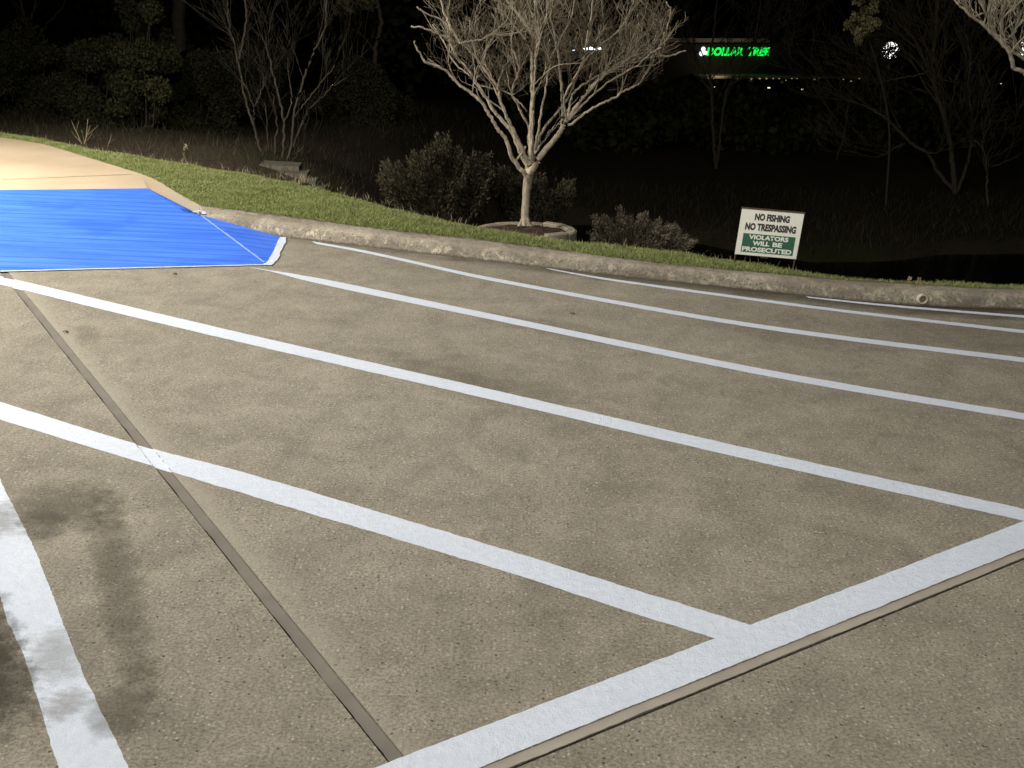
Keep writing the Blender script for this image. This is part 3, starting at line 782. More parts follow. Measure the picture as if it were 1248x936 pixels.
# ------------------------------------------------------------------ multi-stem bare shrub, left
Ys = 16.2
gz = ground_z(*D(343, 203, Ys).xy)
sh = empty('bare_multistem_tree', D(343, 203, Ys)); tag(sh, 'thin bare many-stemmed tree on the dark bank left of centre', 'tree', 'bare trees beyond the lawn strip')
tb = MB(); br = MB(); rg = random.Random(9)
stems = [([(323, 208), (322, 202), (316, 178), (309, 152), (303, 135), (299, 120), (295, 104), (293, 91), (290, 74), (287, 56), (281, 40), (279, 22), (276, -10)], 2.2, 1.1, 0, .3),
 ([(309, 152), (310, 140), (309, 131), (304, 115), (296, 98)], 1.5, 1.0, 0, -.3), ([(309, 131), (315, 120), (320, 107), (322, 95)], 1.3, .9, 0, .3),
 ([(290, 74), (297, 50), (300, 20), (298, -10)], 1.6, 1.2, .1, .2),
 ([(336, 208), (335, 198), (335, 174), (338, 155), (335, 135), (333, 115)], 1.8, 1.0, .2, .4),
 ([(343, 208), (343, 200), (346, 175), (346, 150), (342, 125), (338, 108), (333, 91), (328, 70), (322, 50)], 2.6, 1.1, 0, .1),
 ([(346, 206), (349, 198), (356, 172), (358, 144), (362, 125), (367, 107), (375, 84), (383, 61), (392, 45), (397, 30), (398, -5)], 2.4, 1.1, -.1, -.3),
 ([(352, 192), (362, 165), (375, 136), (384, 127), (394, 117), (404, 106), (416, 99), (424, 94)], 1.7, .8, -.1, .5),
 ([(346, 150), (352, 135), (356, 118), (352, 95), (350, 70)], 1.4, .9, 0, .4), ([(330, 206), (327, 180), (325, 150), (322, 125)], 1.3, .8, .6, .9),
 ([(358, 144), (366, 133), (380, 116), (392, 100), (408, 80)], 1.3, .8, 0, -.4), ([(342, 208), (352, 200), (364, 186), (370, 178)], 1.1, .7, -.2, -.3)]
for px, a, b, d0, d1 in stems:
    P = limb(px, Ys, d0, d1, n=len(px)*4, wob=.012); N = len(P)
    rad = [(a+(b-a)*i/(N-1))/FPX*Ys*.80 for i in range(N)]; tb.tube(P, rad, 6)
    for i in range(N//2, N):
        if rg.random() < .34:
            t = (P[min(N-1, i+1)]-P[i-1]).normalized()
            grow(br, P[i], (t+Vector([rg.uniform(-.7, .7), rg.uniform(-.7, .7), rg.uniform(.1, .6)])).normalized(), rg.uniform(.5, 1.0), rad[i]*.5, 2, rg, upb=.5, seg=.12, wob=.2, kids=(2, 4), rmin=.0028)
M_b3 = bark_mat('dim_stem_bark', (.028, .023, .015), (.056, .046, .031)); tb.build('trunk', M_b3, sh, True); br.build('crown', bark_mat('dim_twig_bark', (.018, .015, .010), (.034, .028, .019)), sh, True)

# stone steps by it
bs = D(374, 222, 13.9)
st_ = empty('stone_steps', bs); tag(st_, 'short stack of grey stone slabs beside the many-stemmed tree', 'stone steps')
for k in range(4):
    mb = MB(); c = bs+Vector((-.13*k, .18*k, .065*k-.05)); a = .24-.01*k
    mb.hexa([c+Vector((-a-.1, -.1, -.10)), c+Vector((a, -.12, -.11)), c+Vector((a-.02, .2, -.1)), c+Vector((-a-.1, .2, -.1)),
             c+Vector((-a-.1, -.1, -.01)), c+Vector((a, -.12, -.02)), c+Vector((a-.02, .2, -.01)), c+Vector((-a-.1, .2, 0))])
    mb.build('stone_slab', simple('mossy_stone', (.085, .075, .055)), st_)

# ------------------------------------------------------------------ foliage
def leaves(V, F, c, rad, n, size, g, updir=None, flat=.35):
    u = g.normal(size=(n, 3)); u /= np.linalg.norm(u, axis=1)[:, None]
    rr = g.random(n)**.45
    P = np.array(c)+u*rr[:, None]*np.array(rad)
    d = g.normal(size=(n, 3))+(np.array(updir)*1.6 if updir is not None else 0); d /= np.linalg.norm(d, axis=1)[:, None]
    s = np.cross(d, g.normal(size=(n, 3))); s /= np.linalg.norm(s, axis=1)[:, None]
    L = size*g.uniform(.6, 1.3, n)[:, None]; wv = L*flat
    b = len(V)
    Q4 = np.stack([P, P+d*L*.5+s*wv, P+d*L, P+d*L*.5-s*wv], 1).reshape(-1, 3)
    V.extend(map(tuple, Q4)); F.extend([(b+4*i, b+4*i+1, b+4*i+2, b+4*i+3) for i in range(n)])
def bush(name, label, cat, base, lobes, mat, nleaf, size, seed, group=None, stem=M_bark2, updir=(0, 0, 1), stems=True, sr=.008):
    g = np.random.default_rng(seed); rg = random.Random(seed)
    t = empty(name, base); tag(t, label, cat, group)
    V, F = [], []; mb = MB()
    for (c, rad) in lobes:
        vol = rad[0]*rad[2]; leaves(V, F, c, rad, int(nleaf*vol), size, g, updir)
        if stems:
            m_ = Vector(base).lerp(Vector(c), .5)+Vector([rg.uniform(-.1, .1) for _ in range(3)])
            mb.tube(smoothline([Vector(base)+Vector((rg.uniform(-.08, .08), 0, -.05)), m_, Vector(c)+Vector((0, 0, rad[2]*.6))], 10), [sr*(1-.07*i) for i in range(10)], 5)
    mesh('foliage', V, F, mat, t)
    if stems: mb.build('stem', stem, t, True)
    return t
def lob(px, py, Y, rxp, rzp, dep=None):
    c = D(px, py, Y); k = Y/FPX; return (tuple(c), (rxp*k, (dep or rxp)*k, rzp*k))
def blobs(cx, cy, wx, hy, Y, n, rng, rmin, rmax, dY=.6, shape='round'):
    L = []
    while len(L) < n:
        x, y = rng.uniform(-1, 1), rng.uniform(-1, 1)
        if shape == 'round' and x*x+y*y > 1: continue
        if shape == 'dome' and y < 0 and x*x+y*y > 1: continue
        rr = rng.uniform(rmin, rmax)
        L.append(lob(cx+x*wx, cy+y*hy, Y+rng.uniform(-dY, dY), rr, rr*rng.uniform(.8, 1.3)))
    return L
rb = random.Random(33)
G1 = 'evergreen shrubs beyond the lawn strip'
# wide feathery shrub behind the tree: upright fans
def fans(base_px, tips_px, Y, rr, rng, per=7):
    L = []
    tips_px = [(x+rng.uniform(-6, 6), y+rng.uniform(-7, 5)) for x, y in tips_px for _ in range(3)]
    for tx, ty in tips_px:
        for k in range(per):
            f = .35+.65*k/(per-1)
            L.append(lob(base_px[0]+(tx-base_px[0])*f+rng.uniform(-3, 3), base_px[1]+(ty-base_px[1])*f+rr*.15, Y+rng.uniform(-.4, .4), rr*(.35+.3*f), rr*.85))
    return L
Yf = 13.6
def frond_shrub(label, base_px, tips_px, Y, mat, seed, leaf=.04, per=7, spread=9, lw=.16, dens=230, rad=.05):
    g = np.random.default_rng(seed); rg = random.Random(seed); b = D(base_px[0], base_px[1], Y)
    t = empty('feathery_shrub', b); tag(t, label, 'shrub', G1); V = []; F = []; mb = MB()
    for tx, ty in tips_px:
        for k in range(per):
            f = rg.uniform(.72, 1.0); ex_ = tx+rg.gauss(0, spread*.6); ey_ = base_px[1]+(ty-base_px[1])*f+abs(rg.gauss(0, spread*.4))
            s0 = D(base_px[0]+(tx-base_px[0])*.25+rg.uniform(-6, 6), base_px[1]+4, Y+rg.uniform(-.15, .15))
            tip = D(ex_, ey_, Y+rg.uniform(-.55, .45))
            mid = s0.lerp(tip, .5)+Vector((rg.uniform(-.05, .05), rg.uniform(-.05, .05), -.03))
            P = smoothline([s0, mid, tip], 9); mb.tube(P, [.006-.0005*i for i in range(9)], 4)
            PA = np.array([list(p) for p in P]); n = int(dens*(tip-s0).length)
            u = g.uniform(.22, 1.0, n)**.8*8; i0 = np.minimum(u.astype(int), 7); fr = (u-i0)[:, None]
            C = PA[i0]*(1-fr)+PA[i0+1]*fr; ax = np.array(list((tip-s0).normalized()))
            d = ax*1.5+g.normal(size=(n, 3))*.55; d /= np.linalg.norm(d, axis=1)[:, None]
            off = g.normal(size=(n, 3))*rad*(1.15-u[:, None]/8*.75)
            s_ = np.cross(d, g.normal(size=(n, 3))); s_ /= np.linalg.norm(s_, axis=1)[:, None]
            L_ = leaf*g.uniform(.5, 1.3, n)[:, None]; C = C+off; q0 = len(V)
            V.extend(map(tuple, np.stack([C, C+d*L_*.5+s_*L_*lw, C+d*L_, C+d*L_*.5-s_*L_*lw], 1).reshape(-1, 3)))
            F.extend([(q0+4*i, q0+4*i+1, q0+4*i+2, q0+4*i+3) for i in range(n)])
    mesh('foliage', V, F, mat, t); mb.build('stem', M_bark2, t, True); return t
Yf = 13.6
frond_shrub('broad feathery dark shrub behind the pale tree, left of its trunk', (545, 276), [(468, 205), (478, 192), (490, 196), (506, 186), (516, 196), (527, 174), (540, 163), (552, 170), (562, 180), (576, 184), (590, 186), (602, 200), (520, 210), (500, 222), (560, 206), (482, 228), (540, 200)], Yf, M_leafB, 1, leaf=.05, per=9, dens=420)
frond_shrub('dim feathery shrub right behind the trunk of the pale tree', (648, 280), [(618, 204), (634, 208), (606, 212), (652, 206), (664, 216), (676, 228), (690, 214), (684, 240), (625, 225), (655, 230)], Yf+.4, M_leafB, 2, leaf=.05, per=8, dens=420)
Yc = 10.9
frond_shrub('grey brown lobed shrub just past the lawn between tree and notice board', (772, 312), [(728, 262), (738, 264), (756, 252), (766, 262), (786, 258), (796, 268), (802, 267), (814, 272), (824, 270), (770, 272), (842, 290), (834, 286), (745, 276), (722, 282), (812, 284)], Yc, M_leafC, 3, leaf=.030, per=9, spread=5, dens=620, rad=.03)
# big evergreen mass at left
specs = [ # cx, cy, wx, hy, Y, n, rmin, rmax, label
 (40, 105, 62, 72, 21, 34, 14, 28, 'dark evergreen shrub at the far left edge above the sidewalk'),
 (118, 120, 55, 62, 20, 34, 12, 26, 'dark green shrub above the far sidewalk, left of the upright one'),
 (172, 95, 34, 95, 19.5, 40, 10, 20, 'tall upright olive shrub below the pale trunk'),
 (235, 130, 62, 62, 22, 34, 14, 26, 'rounded black green shrub left of the many-stemmed tree'),
 (300, 120, 45, 75, 25, 24, 14, 26, 'dim shrub directly behind the many-stemmed tree'),
 (430, 150, 62, 50, 27, 26, 14, 28, 'dim shrub between the many-stemmed tree and the pale tree')]
for i, (cx, cy, wx, hy, Y, n, r0_, r1_, lab) in enumerate(specs):
    L = blobs(cx, cy, wx, hy, Y, n, rb, r0_, r1_, 1.2, 'dome')
    b = D(cx, cy+hy+12, Y)
    bush('evergreen_shrub', lab, 'shrub', tuple(b), L, M_leafA, 9000, .06, 10+i, G1, stem=M_darkbark, sr=.02)
# leafy branches high up right of the store sign
Yl = 22
L = blobs(1050, 26, 19, 27, Yl, 16, rb, 3, 8, .5)
lt = bush('leafy_tree', 'tree with a small clump of lit yellow green leaves beside the round light', 'tree', tuple(D(1068, 250, Yl)), L, M_leafD, 9000, .06, 30, 'bare trees beyond the lawn strip', stems=False)
mb = MB(); mb.tube(smoothline([D(1080, 250, Yl), D(1084, 160, Yl), D(1072, 90, Yl), D(1054, 30, Yl), D(1050, -20, Yl)], 20), [.03-.001*i for i in range(20)], 6); mb.build('trunk', simple('black_bark', (.016, .014, .010)), lt, True)

# ------------------------------------------------------------------ background trees
G2 = 'bare trees beyond the lawn strip'
def bare_tree(label, tracks, Y, mat, seed, name='bare_tree', tw=(.8, 1.8), prob=.3, depth=2, rmin=.006, spawn_from=.35):
    rg = random.Random(seed); b = D(tracks[0][0][0][0], tracks[0][0][0][1], Y)
    t = empty(name, b); tag(t, label, 'tree', G2); tb = MB(); br = MB(); had = False
    for px, a, c, d0, d1 in tracks:
        P = limb(px, Y, d0, d1, n=len(px)*5, wob=.02); N = len(P)
        rad = [(a+(c-a)*i/(N-1))/FPX*Y for i in range(N)]; tb.tube(P, rad, 7)
        for i in range(int(N*spawn_from), N):
            if rg.random() < prob:
                tt = (P[min(N-1, i+1)]-P[i-1]).normalized()
                grow(br, P[i], (tt*.8+Vector([rg.uniform(-.9, .9), rg.uniform(-.6, .6), rg.uniform(-.1, .6)])).normalized(), rg.uniform(*tw), rad[i]*.45, depth, rg, upb=.3, seg=.25, wob=.2, kids=(2, 4), rmin=rmin)
                had = True
    tb.build('trunk', mat, t, True)
    if had: br.build('crown', mat, t, True)
    return t
bare_tree('large dim bare tree on the far bank at right, forked at its base', [
 ([(1166, 245), (1164, 232), (1161, 203), (1158, 174), (1153, 152), (1148, 134), (1141, 110), (1137, 88), (1138, 62), (1140, 40), (1142, 18), (1144, -12)], 3.6, 2.0, 0, 0),
 ([(1164, 234), (1150, 218), (1140, 205), (1134, 192), (1124, 183), (1113, 176), (1100, 164), (1089, 152), (1070, 138), (1051, 128), (1030, 122)], 2.6, .9, 0, 1),
 ([(1166, 234), (1172, 220), (1178, 202), (1182, 187), (1184, 165), (1185, 147), (1182, 122), (1180, 101), (1183, 70), (1176, 40)], 2.2, 1.0, 0, -.8),
 ([(1137, 92), (1133, 84), (1129, 77), (1122, 62), (1114, 48), (1102, 35), (1090, 22)], 2.2, 1.0, 0, .8), ([(1139, 85), (1148, 70), (1156, 60), (1163, 52)], 1.2, .8, 0, -.3),
 ([(1148, 134), (1156, 130), (1162, 118), (1164, 100), (1170, 82)], 1.2, .8, 0, .6), ([(1137, 86), (1115, 92), (1092, 96), (1068, 102)], 1.2, .6, 0, .5),
 ([(1125, 184), (1135, 187), (1146, 184), (1154, 174)], 1.0, .7, 0, -.4), ([(1103, 175), (1092, 180), (1078, 188), (1066, 192)], 1.0, .6, 0, .4)], 34, M_bark2, 41, prob=.42, tw=(1.2, 2.6), depth=3)
bare_tree('slender curved dim tree near the right edge, right of the large forked one', [
 ([(1204, 250), (1203, 225), (1202, 200), (1198, 180), (1192, 174), (1186, 172)], 1.5, .8, 0, 0), ([(1203, 204), (1215, 201), (1228, 196), (1242, 190)], 1.1, .6, 0, .5)], 30, M_bark2, 42, prob=.25, depth=2)
bare_tree('dim twin-stemmed tree below the green shop lettering', [
 ([(873, 210), (873, 203), (869, 165), (868, 130), (867, 106), (864, 80), (868, 52), (872, 20), (874, -10)], 2.6, 1.0, 0, 0),
 ([(873, 205), (877, 175), (881, 140), (886, 112), (897, 88), (915, 60), (924, 25), (928, -10)], 2.0, .9, 0, .6), ([(867, 110), (850, 90), (838, 66), (830, 40)], 1.2, .7, 0, .6),
 ([(888, 105), (915, 88), (932, 70), (945, 45)], 1.1, .6, 0, .5)], 38, M_darkbark, 43, prob=.32, tw=(1.2, 2.4), depth=3, rmin=.010)
bare_tree('stout pale trunk behind the shrubs at upper left', [([(219, 60), (218, 45), (217, 25), (218, 5), (218, -25)], 8.0, 7.4, 0, 0)], 26, M_bark2, 44, prob=0)
bare_tree('slim curved trunk at top between the many-stemmed tree and pale tree', [([(457, 120), (457, 88), (457, 70), (458, 53), (463, 38), (465, 25), (461, 8), (456, -15)], 2.8, 2.4, 0, 0)], 27, M_bark2, 45, prob=.12, tw=(.6, 1.4))
bare_tree('faint forked trunk at the very top left corner', [([(36, 120), (34, 60), (33, 36), (28, 15), (22, -15)], 2.4, 1.8, 0, 0), ([(34, 40), (38, 22), (43, 5), (46, -15)], 1.8, 1.4, 0, 0), ([(44, 52), (50, 38), (62, 25), (76, 8), (84, -10)], 1.2, .9, 0, .5)], 25, M_bark2, 46, prob=.15)
bare_tree('dim trunk with clumped twigs at top, right of the many-stemmed tree', [([(420, 110), (419, 70), (420, 40), (422, 15), (425, -15)], 2.2, 1.8, 0, 0)], 28, M_bark2, 47, prob=.3, tw=(.6, 1.2))
bare_tree('thin leaning tree in the dark right of the notice board', [([(1010, 235), (1018, 200), (1030, 160), (1035, 120), (1050, 80), (1058, 30), (1060, -10)], 2.0, 1.1, 0, 0), ([(1030, 160), (1012, 135), (995, 112), (985, 80)], 1.3, .7, 0, .5)], 42, M_darkbark, 48, prob=.4, tw=(1.4, 3), depth=3, rmin=.01)
# pieces of foliage caught by the light at upper left
bush('leafy_tree', 'sprigs of tan leaves hanging at the top, left of the pale tree', 'tree', tuple(D(432, 120, 27)), blobs(428, 14, 26, 14, 27, 7, rb, 5, 8, .5), M_leafD, 2500, .12, 60, G2, stem=M_darkbark, sr=.02)
# far woodland mass
V, F = [], []; g = np.random.default_rng(77); rw = random.Random(8)
for i in range(80):
    x = rw.uniform(-60, 30); y = rw.uniform(38, 60) if x < 4 else rw.uniform(44, 60)
    z = ground_z(x, y); hgt = rw.uniform(4, 9) if x < 2 else rw.uniform(1.0, 2.6)
    leaves(V, F, (x, y, z+hgt*.5), (rw.uniform(1.8, 3.5), 2, hgt*.55), 900, .32, g)
tag(mesh('far_woodland', V, F, M_leafA), 'dark undergrowth mass filling the distance beyond the creek', 'woodland', kind='stuff')
# rough grass on banks
V = []; F = []; g = np.random.default_rng(4)
for i in range(26000):
    x = g.uniform(-11, 17); y = g.uniform(9, 34)
    d = crest_d(x, y) if i % 1 == 0 else 1
    if d < .35 or (6.2 < d < 16.0 and x > 1): continue
    z = ground_z(x, y); h = g.uniform(.05, .20)*(1+.6*(d > 12)); a = g.uniform(0, 6.28); w_ = .006+.006*(d > 10); b = len(V)
    V += [(x-math.cos(a)*w_, y-math.sin(a)*w_, z-.02), (x+math.cos(a)*w_, y+math.sin(a)*w_, z-.02), (x+g.normal()*h*.5, y+g.normal()*h*.5, z+h)]; F.append((b, b+1, b+2))
tag(mesh('bank_weeds', V, F, leaf_mat('rough_grass', (.028, .026, .013), (.048, .043, .024))), 'rough dim weeds and leaf litter on the banks', 'weeds', kind='stuff')

# small stalks seen against the dark
def stalk(label, px, py, Y, h, seed, head=0.0, n=3, mat=M_straw, w=.004, name='dry_stalk'):
    rg = random.Random(seed); b = D(px, py, Y); t = empty(name, b); tag(t, label, 'stalk', 'dry stalks at the edge of the lawn')
    mb = MB()
    for k in range(n): grow(mb, b+Vector((0, 0, -.04)), Vector((rg.uniform(-.5, .5), rg.uniform(-.3, .3), 1)), h*rg.uniform(.7, 1), w, 1, rg, upb=.2, seg=h/6, wob=.15, kids=(1, 2), rmin=w*.4)
    mb.build('stem', mat, t, True)
    if head:
        V, F = [], []; g = np.random.default_rng(seed); leaves(V, F, tuple(b+Vector((0, 0, h*.9))), (head, head, head), 60, head, g); mesh('seed_head', V, F, mat, t)
stalk('pale forked dead stick standing in the mulch at upper left', 101, 176, 15.2, .42, 1, n=3, w=.012, mat=M_twig)
stalk('short leaning dead stick right of the forked one at upper left', 131, 177, 15.0, .16, 2, n=2, w=.006, mat=M_twig)
stalk('weed stalk with a round head above the lawn crest', 228, 197, 13.9, .20, 3, head=.025, n=1)
stalk('small weed sprig behind the kerb, left one of the pair', 1107, 346, 8.30, .045, 4, head=.014, n=1, w=.002)
stalk('small weed sprig behind the kerb, right one of the pair', 1119, 347, 8.30, .045, 6, head=.014, n=1, w=.002)
stalk('dry stalk at the lawn crest below the many-stemmed tree', 400, 232, 12.2, .08, 7, n=2, w=.003)
stalk('dry stalk at the lawn crest left of the pale tree', 438, 243, 11.6, .08, 8, n=2, w=.003)

# ------------------------------------------------------------------ notice board
Yn = W(930, 320, .12).y
TL, TR, BR, BL = [D(*p, Yn) for p in ((904.5, 254.5), (980, 260.5), (970.5, 316.5), (895.5, 309.5))]
ex = ((TR-TL)+(BR-BL))*.5; ey = ((TL-BL)+(TR-BR))*.5; Wd, Hd = ex.length, ey.length; ex.normalize(); ez = ex.cross(ey).normalized(); ey = ez.cross(ex).normalized()
lean = .13                       # the printed sheet is sheared on its leaning stakes
shear = ((TL-BL).dot(ex))/Hd
org = BL.copy()
def SP(x, y, z=0): return org+ex*(x+shear*y)+ey*y+ez*z
sg = empty('notice_board', Vector(W(932, 320, .11))); tag(sg, 'leaning white and green notice board on two metal stakes in the grass', 'sign')
def splate(name, x0, y0, x1, y1, z0, z1, mat, parent=sg):
    mb = MB(); mb.hexa([SP(x0, y0, z0), SP(x1, y0, z0), SP(x1, y1, z0), SP(x0, y1, z0), SP(x0, y0, z1), SP(x1, y0, z1), SP(x1, y1, z1), SP(x0, y1, z1)])
    return mb.build(name, mat, parent)
M_panel = simple('sign_white', (.88, .88, .80), .5, .4, .02)
M_green = simple('sign_green', (.035, .135, .082), .5, .4, .05)
M_black = simple('sign_letter_grey', (.045, .048, .044), .6)
M_rust = simple('rusty_steel', (.085, .060, .042), .8)
splate('panel', 0, 0, Wd, Hd, -.004, 0, M_panel)
splate('green_field', Wd*.085, Hd*.065, Wd*.93, Hd*.475, .0002, .0012, M_green)
splate('top_rail', -.004, Hd, Wd+.004, Hd+.012, -.008, .004, M_rust)
for x, y0 in ((.004, -.09), (Wd-.012, -.085)): splate('stake', x, y0, x+.008, Hd*.99, -.016, -.006, M_rust)
splate('clip', Wd*.42, -.014, Wd*.54, -.004, -.01, .0, M_rust)
def text_mesh(s, bold=0.0):
    cu = bpy.data.curves.new('t', 'FONT'); cu.body = s; cu.size = 1; cu.offset = bold; cu.resolution_u = 3; cu.extrude = 0
    to = bpy.data.objects.new('t', cu); COL.objects.link(to); bpy.context.view_layer.update()
    me = bpy.data.meshes.new_from_object(to.evaluated_get(bpy.context.evaluated_depsgraph_get()))
    bpy.data.objects.remove(to); return me
def lettering(s, x0, x1, y0, y1, mat, bold, z=.0022, parent=sg, P=SP, name='lettering'):
    me = text_mesh(s, bold); co = np.array([v.co[:] for v in me.vertices])
    mn, mx = co.min(0), co.max(0)
    for v in me.vertices:
        v.co = P(x0+(v.co.x-mn[0])/(mx[0]-mn[0])*(x1-x0), y0+(v.co.y-mn[1])/(mx[1]-mn[1])*(y1-y0), z)
    me.materials.clear(); me.materials.append(mat)
    o = bpy.data.objects.new(name, me); COL.objects.link(o); o.parent = parent; me.transform(Matrix.Translation(-parent.location))
    return o
lettering('NO FISHING', Wd*.225, Wd*.785, Hd*.77, Hd*.925, M_black, .05)
lettering('NO TRESPASSING', Wd*.095, Wd*.915, Hd*.55, Hd*.71, M_black, .05)
lettering('VIOLATORS', Wd*.18, Wd*.82, Hd*.355, Hd*.455, M_panel, .045)
lettering('WILL', Wd*.255, Wd*.53, Hd*.225, Hd*.325, M_panel, .045)
lettering('BE', Wd*.58, Wd*.735, Hd*.225, Hd*.325, M_panel, .045)
lettering('PROSECUTED', Wd*.10, Wd*.905, Hd*.085, Hd*.19, M_panel, .045)

# ------------------------------------------------------------------ far store
Y0 = 95.0; kx = Y0/FPX
ax = D(800, 100, Y0); gx = (D(960, 101, Y0)-ax).normalized()          # along the facade
st = empty('store_building', D(900, 126, Y0)); tag(st, 'dark shop building across the creek with green lit lettering', 'building')
M_wall = simple('store_wall', (.03, .026, .02)); M_trim = simple('store_parapet', (.42, .38, .30))
M_canopy = simple('store_canopy', (.40, .35, .27))
def SB(px, py): return D(px, py, Y0)
def sbox(name, x0, y0, x1, y1, d0, d1, mat):
    a, b, c, d = SB(x0, y1), SB(x1, y1), SB(x1, y0), SB(x0, y0); mb = MB()
    mb.hexa([a+Vector((0, d0, 0)), b+Vector((0, d0, 0)), b+Vector((0, d1, 0)), a+Vector((0, d1, 0)), d+Vector((0, d0, 0)), c+Vector((0, d0, 0)), c+Vector((0, d1, 0)), d+Vector((0, d1, 0))])
    return mb.build(name, mat, st)
sbox('wall', 640, 54, 1075, 132, .3, 16, M_wall)
sbox('parapet', 800, 46.5, 938, 51.5, -.1, 16, M_trim)
sbox('canopy', 845, 90, 1046, 93, -2.6, .3, M_canopy)
mglass = NT('shop_window', .1, .5); mglass.col((.01, .011, .012))
for k in range(7): sbox('window', 852+28*k, 98, 875+28*k, 122, .22, .30, mglass.m)
M_green_e = emit('green_letters_lit', (.01, 1.0, .09), 1.15); M_white_e = emit('white_letters_lit', (.9, .93, 1.0), 1.3)
for s_, x0, x1, y0, y1 in (('DOLLAR', 860.5, 905, 57.5, 68), ('TREE', 909, 936.5, 57.5, 68)):
    def PF(x, y, z, y0=y0, y1=y1): return SB(x0+(x1-x0)*x+2.2*y, y1+(y0-y1)*y)+Vector((0, -.12, 0))
    lettering(s_, 0, 1, 0, 1, M_green_e, .05, parent=st, P=PF)
# white round emblem left of the letters
mb = MB()
for cx, cy, r_ in ((856.8, 59.6, 2.6), (854.8, 65, 2.9), (859.4, 64.2, 2.3)):
    c = SB(cx, cy)+Vector((0, -.14, 0)); n0 = len(mb.V)
    for yy in (0, -.06):
        mb.V += [c+Vector((r_*kx*math.cos(a*.5236), yy, r_*kx*math.sin(a*.5236))) for a in range(12)]
    mb.F += [tuple(range(n0, n0+12)), tuple(range(n0+23, n0+11, -1))]+[(n0+j, n0+(j+1) % 12, n0+12+(j+1) % 12, n0+12+j) for j in range(12)]
mb.build('emblem', M_white_e, st)
# lit lettering of the next unit, hardly readable through the twigs
def uvball(mb, c, r_, sx=1, sz=1, n=8):
    n0 = len(mb.V); ks = n
    for i in range(1, ks):
        th = math.pi*i/ks
        for j in range(n): mb.V.append(c+Vector((r_*sx*math.sin(th)*math.cos(2*math.pi*j/n), r_*math.sin(th)*math.sin(2*math.pi*j/n), r_*sz*math.cos(th))))
    for i in range(ks-2):
        for j in range(n): mb.F.append((n0+i*n+j, n0+i*n+(j+1) % n, n0+(i+1)*n+(j+1) % n, n0+(i+1)*n+j))
    mb.F += [tuple(n0+j for j in range(n)), tuple(n0+(ks-2)*n+j for j in reversed(range(n)))]
M_wl = emit('white_sign_dim', (.85, .93, 1.0), 3.5)
for cx, cy, r_ in ((699, 60, 1.7), (705, 59.5, 1.1), (711, 59.8, 1.4), (715, 59.3, 1.7), (720, 58.8, 2.0), (725.5, 60.5, 1.5), (730.5, 59, 1.7)):
    mb = MB(); uvball(mb, SB(cx, cy)+Vector((0, -.2, 0)), r_*kx, 1.3, .85); mb.build('lit_letter', M_wl, st)
M_warm = emit('warm_lamp_glow', (1.0, .78, .42), .26); M_warm2 = emit('bright_warm_glow', (1.0, .95, .62), 1.3)
lampx = [(857, 92), (863, 91.5), (891, 92), (895, 93), (908, 92.5), (918, 92), (926, 92), (934, 92), (941, 92), (949, 94), (956, 92), (962, 92), (983, 93), (988, 92), (1017, 93), (1026, 95), (1036, 92)]
for k, (x, y) in enumerate(lampx):
    c = SB(x, y+.8)+Vector((0, -2.7, 0)); o = empty('canopy_lamp', c)
    tag(o, 'tiny warm lamp in the row under the far shop canopy', 'lamp', 'lamps under the far shop canopy')
    mb = MB(); uvball(mb, c, rnd.uniform(.5, 1.1)*kx, rnd.uniform(.8, 1.5), .8); mb.build('bulb', M_warm, o)
for k, (x, y, w_, lab) in enumerate([(872, 106, 3, 'small warm light low on the shop front, leftmost'), (892, 108, 2, 'faint warm light low under the letters of the shop'), (937, 107, 3.4, 'brightest low yellow light in front of the shop'), (978, 109, 3, 'small low light in front of the shop, right of the brightest'), (1087, 112, 1.6, 'pinprick light below the round white light'), (1146, 98, 1.7, 'pinprick light behind the large forked tree'), (1220, 102, 1.7, 'pinprick light near the right edge of the woods'), (843, 109, 1.8, 'faint warm light left of the shop front'), (843, 111, .9, None)]):
    if not lab: continue
    c = D(x, y, Y0-3.5); o = empty('ground_lamp', D(x, 126, Y0-3.5)); tag(o, lab, 'lamp', 'low lamps before the far shop')
    mb = MB(); uvball(mb, c, .55*kx*w_*.55, 1.8, .7); mb.build('bulb', M_warm2, o)
    mb = MB(); mb.tube([D(x, 126, Y0-3.5), c], [.05, .04], 6); mb.build('post', M_darkbark, o)
# round white lights seen through branches
for x, y, r_, Yg, lab in ((1085, 62, 10, 60, 'round white light glaring through dark twigs right of the shop'), (1247, 60, 8, 60, 'white light glaring behind branches at the right edge')):
    c = D(x, y, Yg); o = empty('street_lamp', D(x, 150, Yg)); tag(o, lab, 'street lamp')
    mb = MB(); uvball(mb, c, r_*Yg/FPX, n=14); mb.build('globe', emit('white_globe', (1, 1, 1), 3.5), o, True)
    mb = MB(); mb.tube([D(x, 150, Yg), c+Vector((0, 0, -r_*Yg/FPX))], [.07, .05], 6); mb.build('pole', M_darkbark, o)
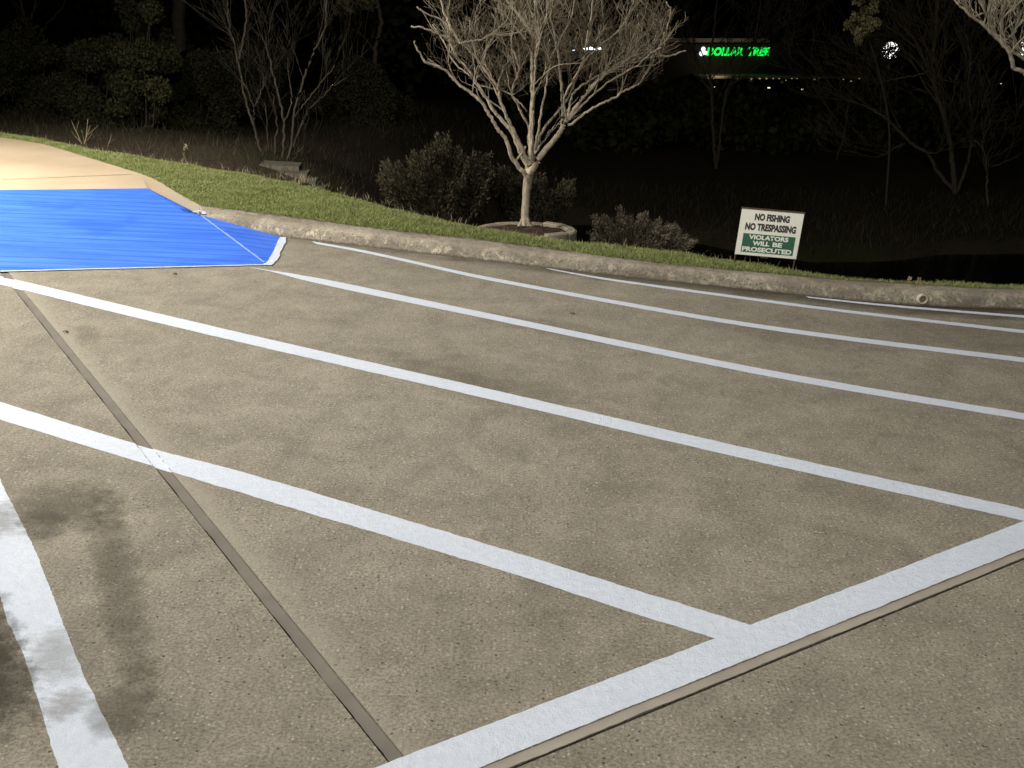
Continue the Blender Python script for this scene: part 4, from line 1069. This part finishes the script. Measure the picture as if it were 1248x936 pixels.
# dark twigs crossing the globes
rg = random.Random(99)
for x, y, Yg, r_, lab in ((1082, 62, 50, 18, 'dense dark twigs of the tree in front of the round light'), (1246, 60, 50, 14, 'dense dark twigs of the tree before the right edge light')):
    b = D(x+4, 150, Yg); o = empty('bare_tree', b); tag(o, lab, 'tree', G2); tk = MB(); tk.tube([b, D(x+3, 110, Yg), D(x-2, 80, Yg)], [.12, .09, .06], 7)
    br = MB()
    for k in range(30):
        p = D(x+rg.uniform(-r_, r_), y+rg.uniform(-4, r_), Yg+rg.uniform(-1, 1))
        grow(br, p, Vector((rg.uniform(-1, 1), rg.uniform(-.3, .3), rg.uniform(.0, 1))), rg.uniform(.5, .9), .028, 1, rg, upb=.2, seg=.15, wob=.25, kids=(1, 3), rmin=.012)
    p0 = D(x-2, 80, Yg)
    for k in range(8): grow(br, p0, Vector((rg.uniform(-1, 1), 0, 1)), 1.3, .04, 2, rg, seg=.2, wob=.2, rmin=.014)
    tk.build('trunk', M_darkbark, o, True); br.build('crown', M_darkbark, o, True)

# little litter on the concrete
for k, (x, y, L_, a, lab) in enumerate([(800, 806, .05, .2, 'thin dry straw lying below the heavy white line'), (485, 847, .028, .55, 'thin dry straw on the concrete by the sealed joint'), (553, 832, .022, 1.4, 'tiny twig standing out on the concrete above the heavy line')]):
    p = W(x, y, .006 if k else .006); o = MB(); d = Vector((math.cos(a-.5), math.sin(a-.5), 0))
    o.tube(smoothline([p-d*L_, p+Vector((0, .002, .002)), p+d*L_], 6), [.0009]*6, 4)
    tag(o.build('dry_straw', simple('straw_piece', (.50, .43, .30))), lab, 'straw', 'bits of straw on the concrete')
for k, (x, y, lab) in enumerate([(213, 333.5, 'small dark dead leaf on the concrete just below the blue ramp'), (80, 404, 'small dark leaf scrap right of the sealed joint'), (698, 382, 'small dark scrap between the third and fourth white lines')]):
    p = W(x, y, .008); V = [p+Vector((math.cos(t)*.02, math.sin(t)*.010, .004*math.sin(3*t))) for t in [i*.785 for i in range(8)]]+[p+Vector((0, 0, .008))]
    F = [(i, (i+1) % 8, 8) for i in range(8)]
    tag(mesh('dead_leaf', V, F, simple('dead_leaf', (.05, .04, .03))), lab, 'leaf', 'leaf scraps on the concrete')

# ------------------------------------------------------------------ light
w = bpy.data.worlds.new('World'); S.world = w; w.use_nodes = True
nt = w.node_tree; bg = nt.nodes['Background']; sky = nt.nodes.new('ShaderNodeTexSky')
sky.sky_type = 'NISHITA'; sky.sun_disc = False; sky.sun_elevation = R(-6); sky.sun_rotation = R(200)
nt.links.new(sky.outputs[0], bg.inputs[0]); bg.inputs[1].default_value = .012
def lamp(name, loc, target, energy, size=.35, cone=150, blend=.6, color=(1, .93, .80)):
    l = bpy.data.lights.new(name, 'SPOT'); l.energy = energy; l.shadow_soft_size = size; l.spot_size = R(cone); l.spot_blend = blend; l.color = color
    o = bpy.data.objects.new(name, l); COL.objects.link(o); o.location = loc
    o.rotation_euler = (Vector(target)-Vector(loc)).to_track_quat('-Z', 'Y').to_euler(); return o
lamp('wall_light', (-8.2, 9.5, 3.8), (-4.8, 10.2, 0), 3300, .25, 140, .7, (1, .93, .82))
lamp('lot_and_fill_light', (2.0, -5.0, 6.5), (2.2, 9.0, .3), 3000, .3, 70, .6, (1, .955, .88))  # unseen fill lamp added behind the camera to brighten the notice board
lamp('store_wall_light', SB(870, 84)+Vector((0, -3.5, 0)), SB(872, 50), 80, .2, 150, .8, (1, .85, .6))
lamp('lot_and_fill_light', (-4.0, 5.2, 7.0), (-.2, 6.0, 0), 2500, .3, 160, .4, (1, .955, .88))

S.view_settings.view_transform = 'Standard'; S.view_settings.look = 'None'; S.view_settings.gamma = 1; S.view_settings.exposure = 0
S.render.engine = 'CYCLES'
S.cycles.use_denoising = True
S.cycles.max_bounces = 4; S.cycles.diffuse_bounces = 2; S.cycles.transparent_max_bounces = 12
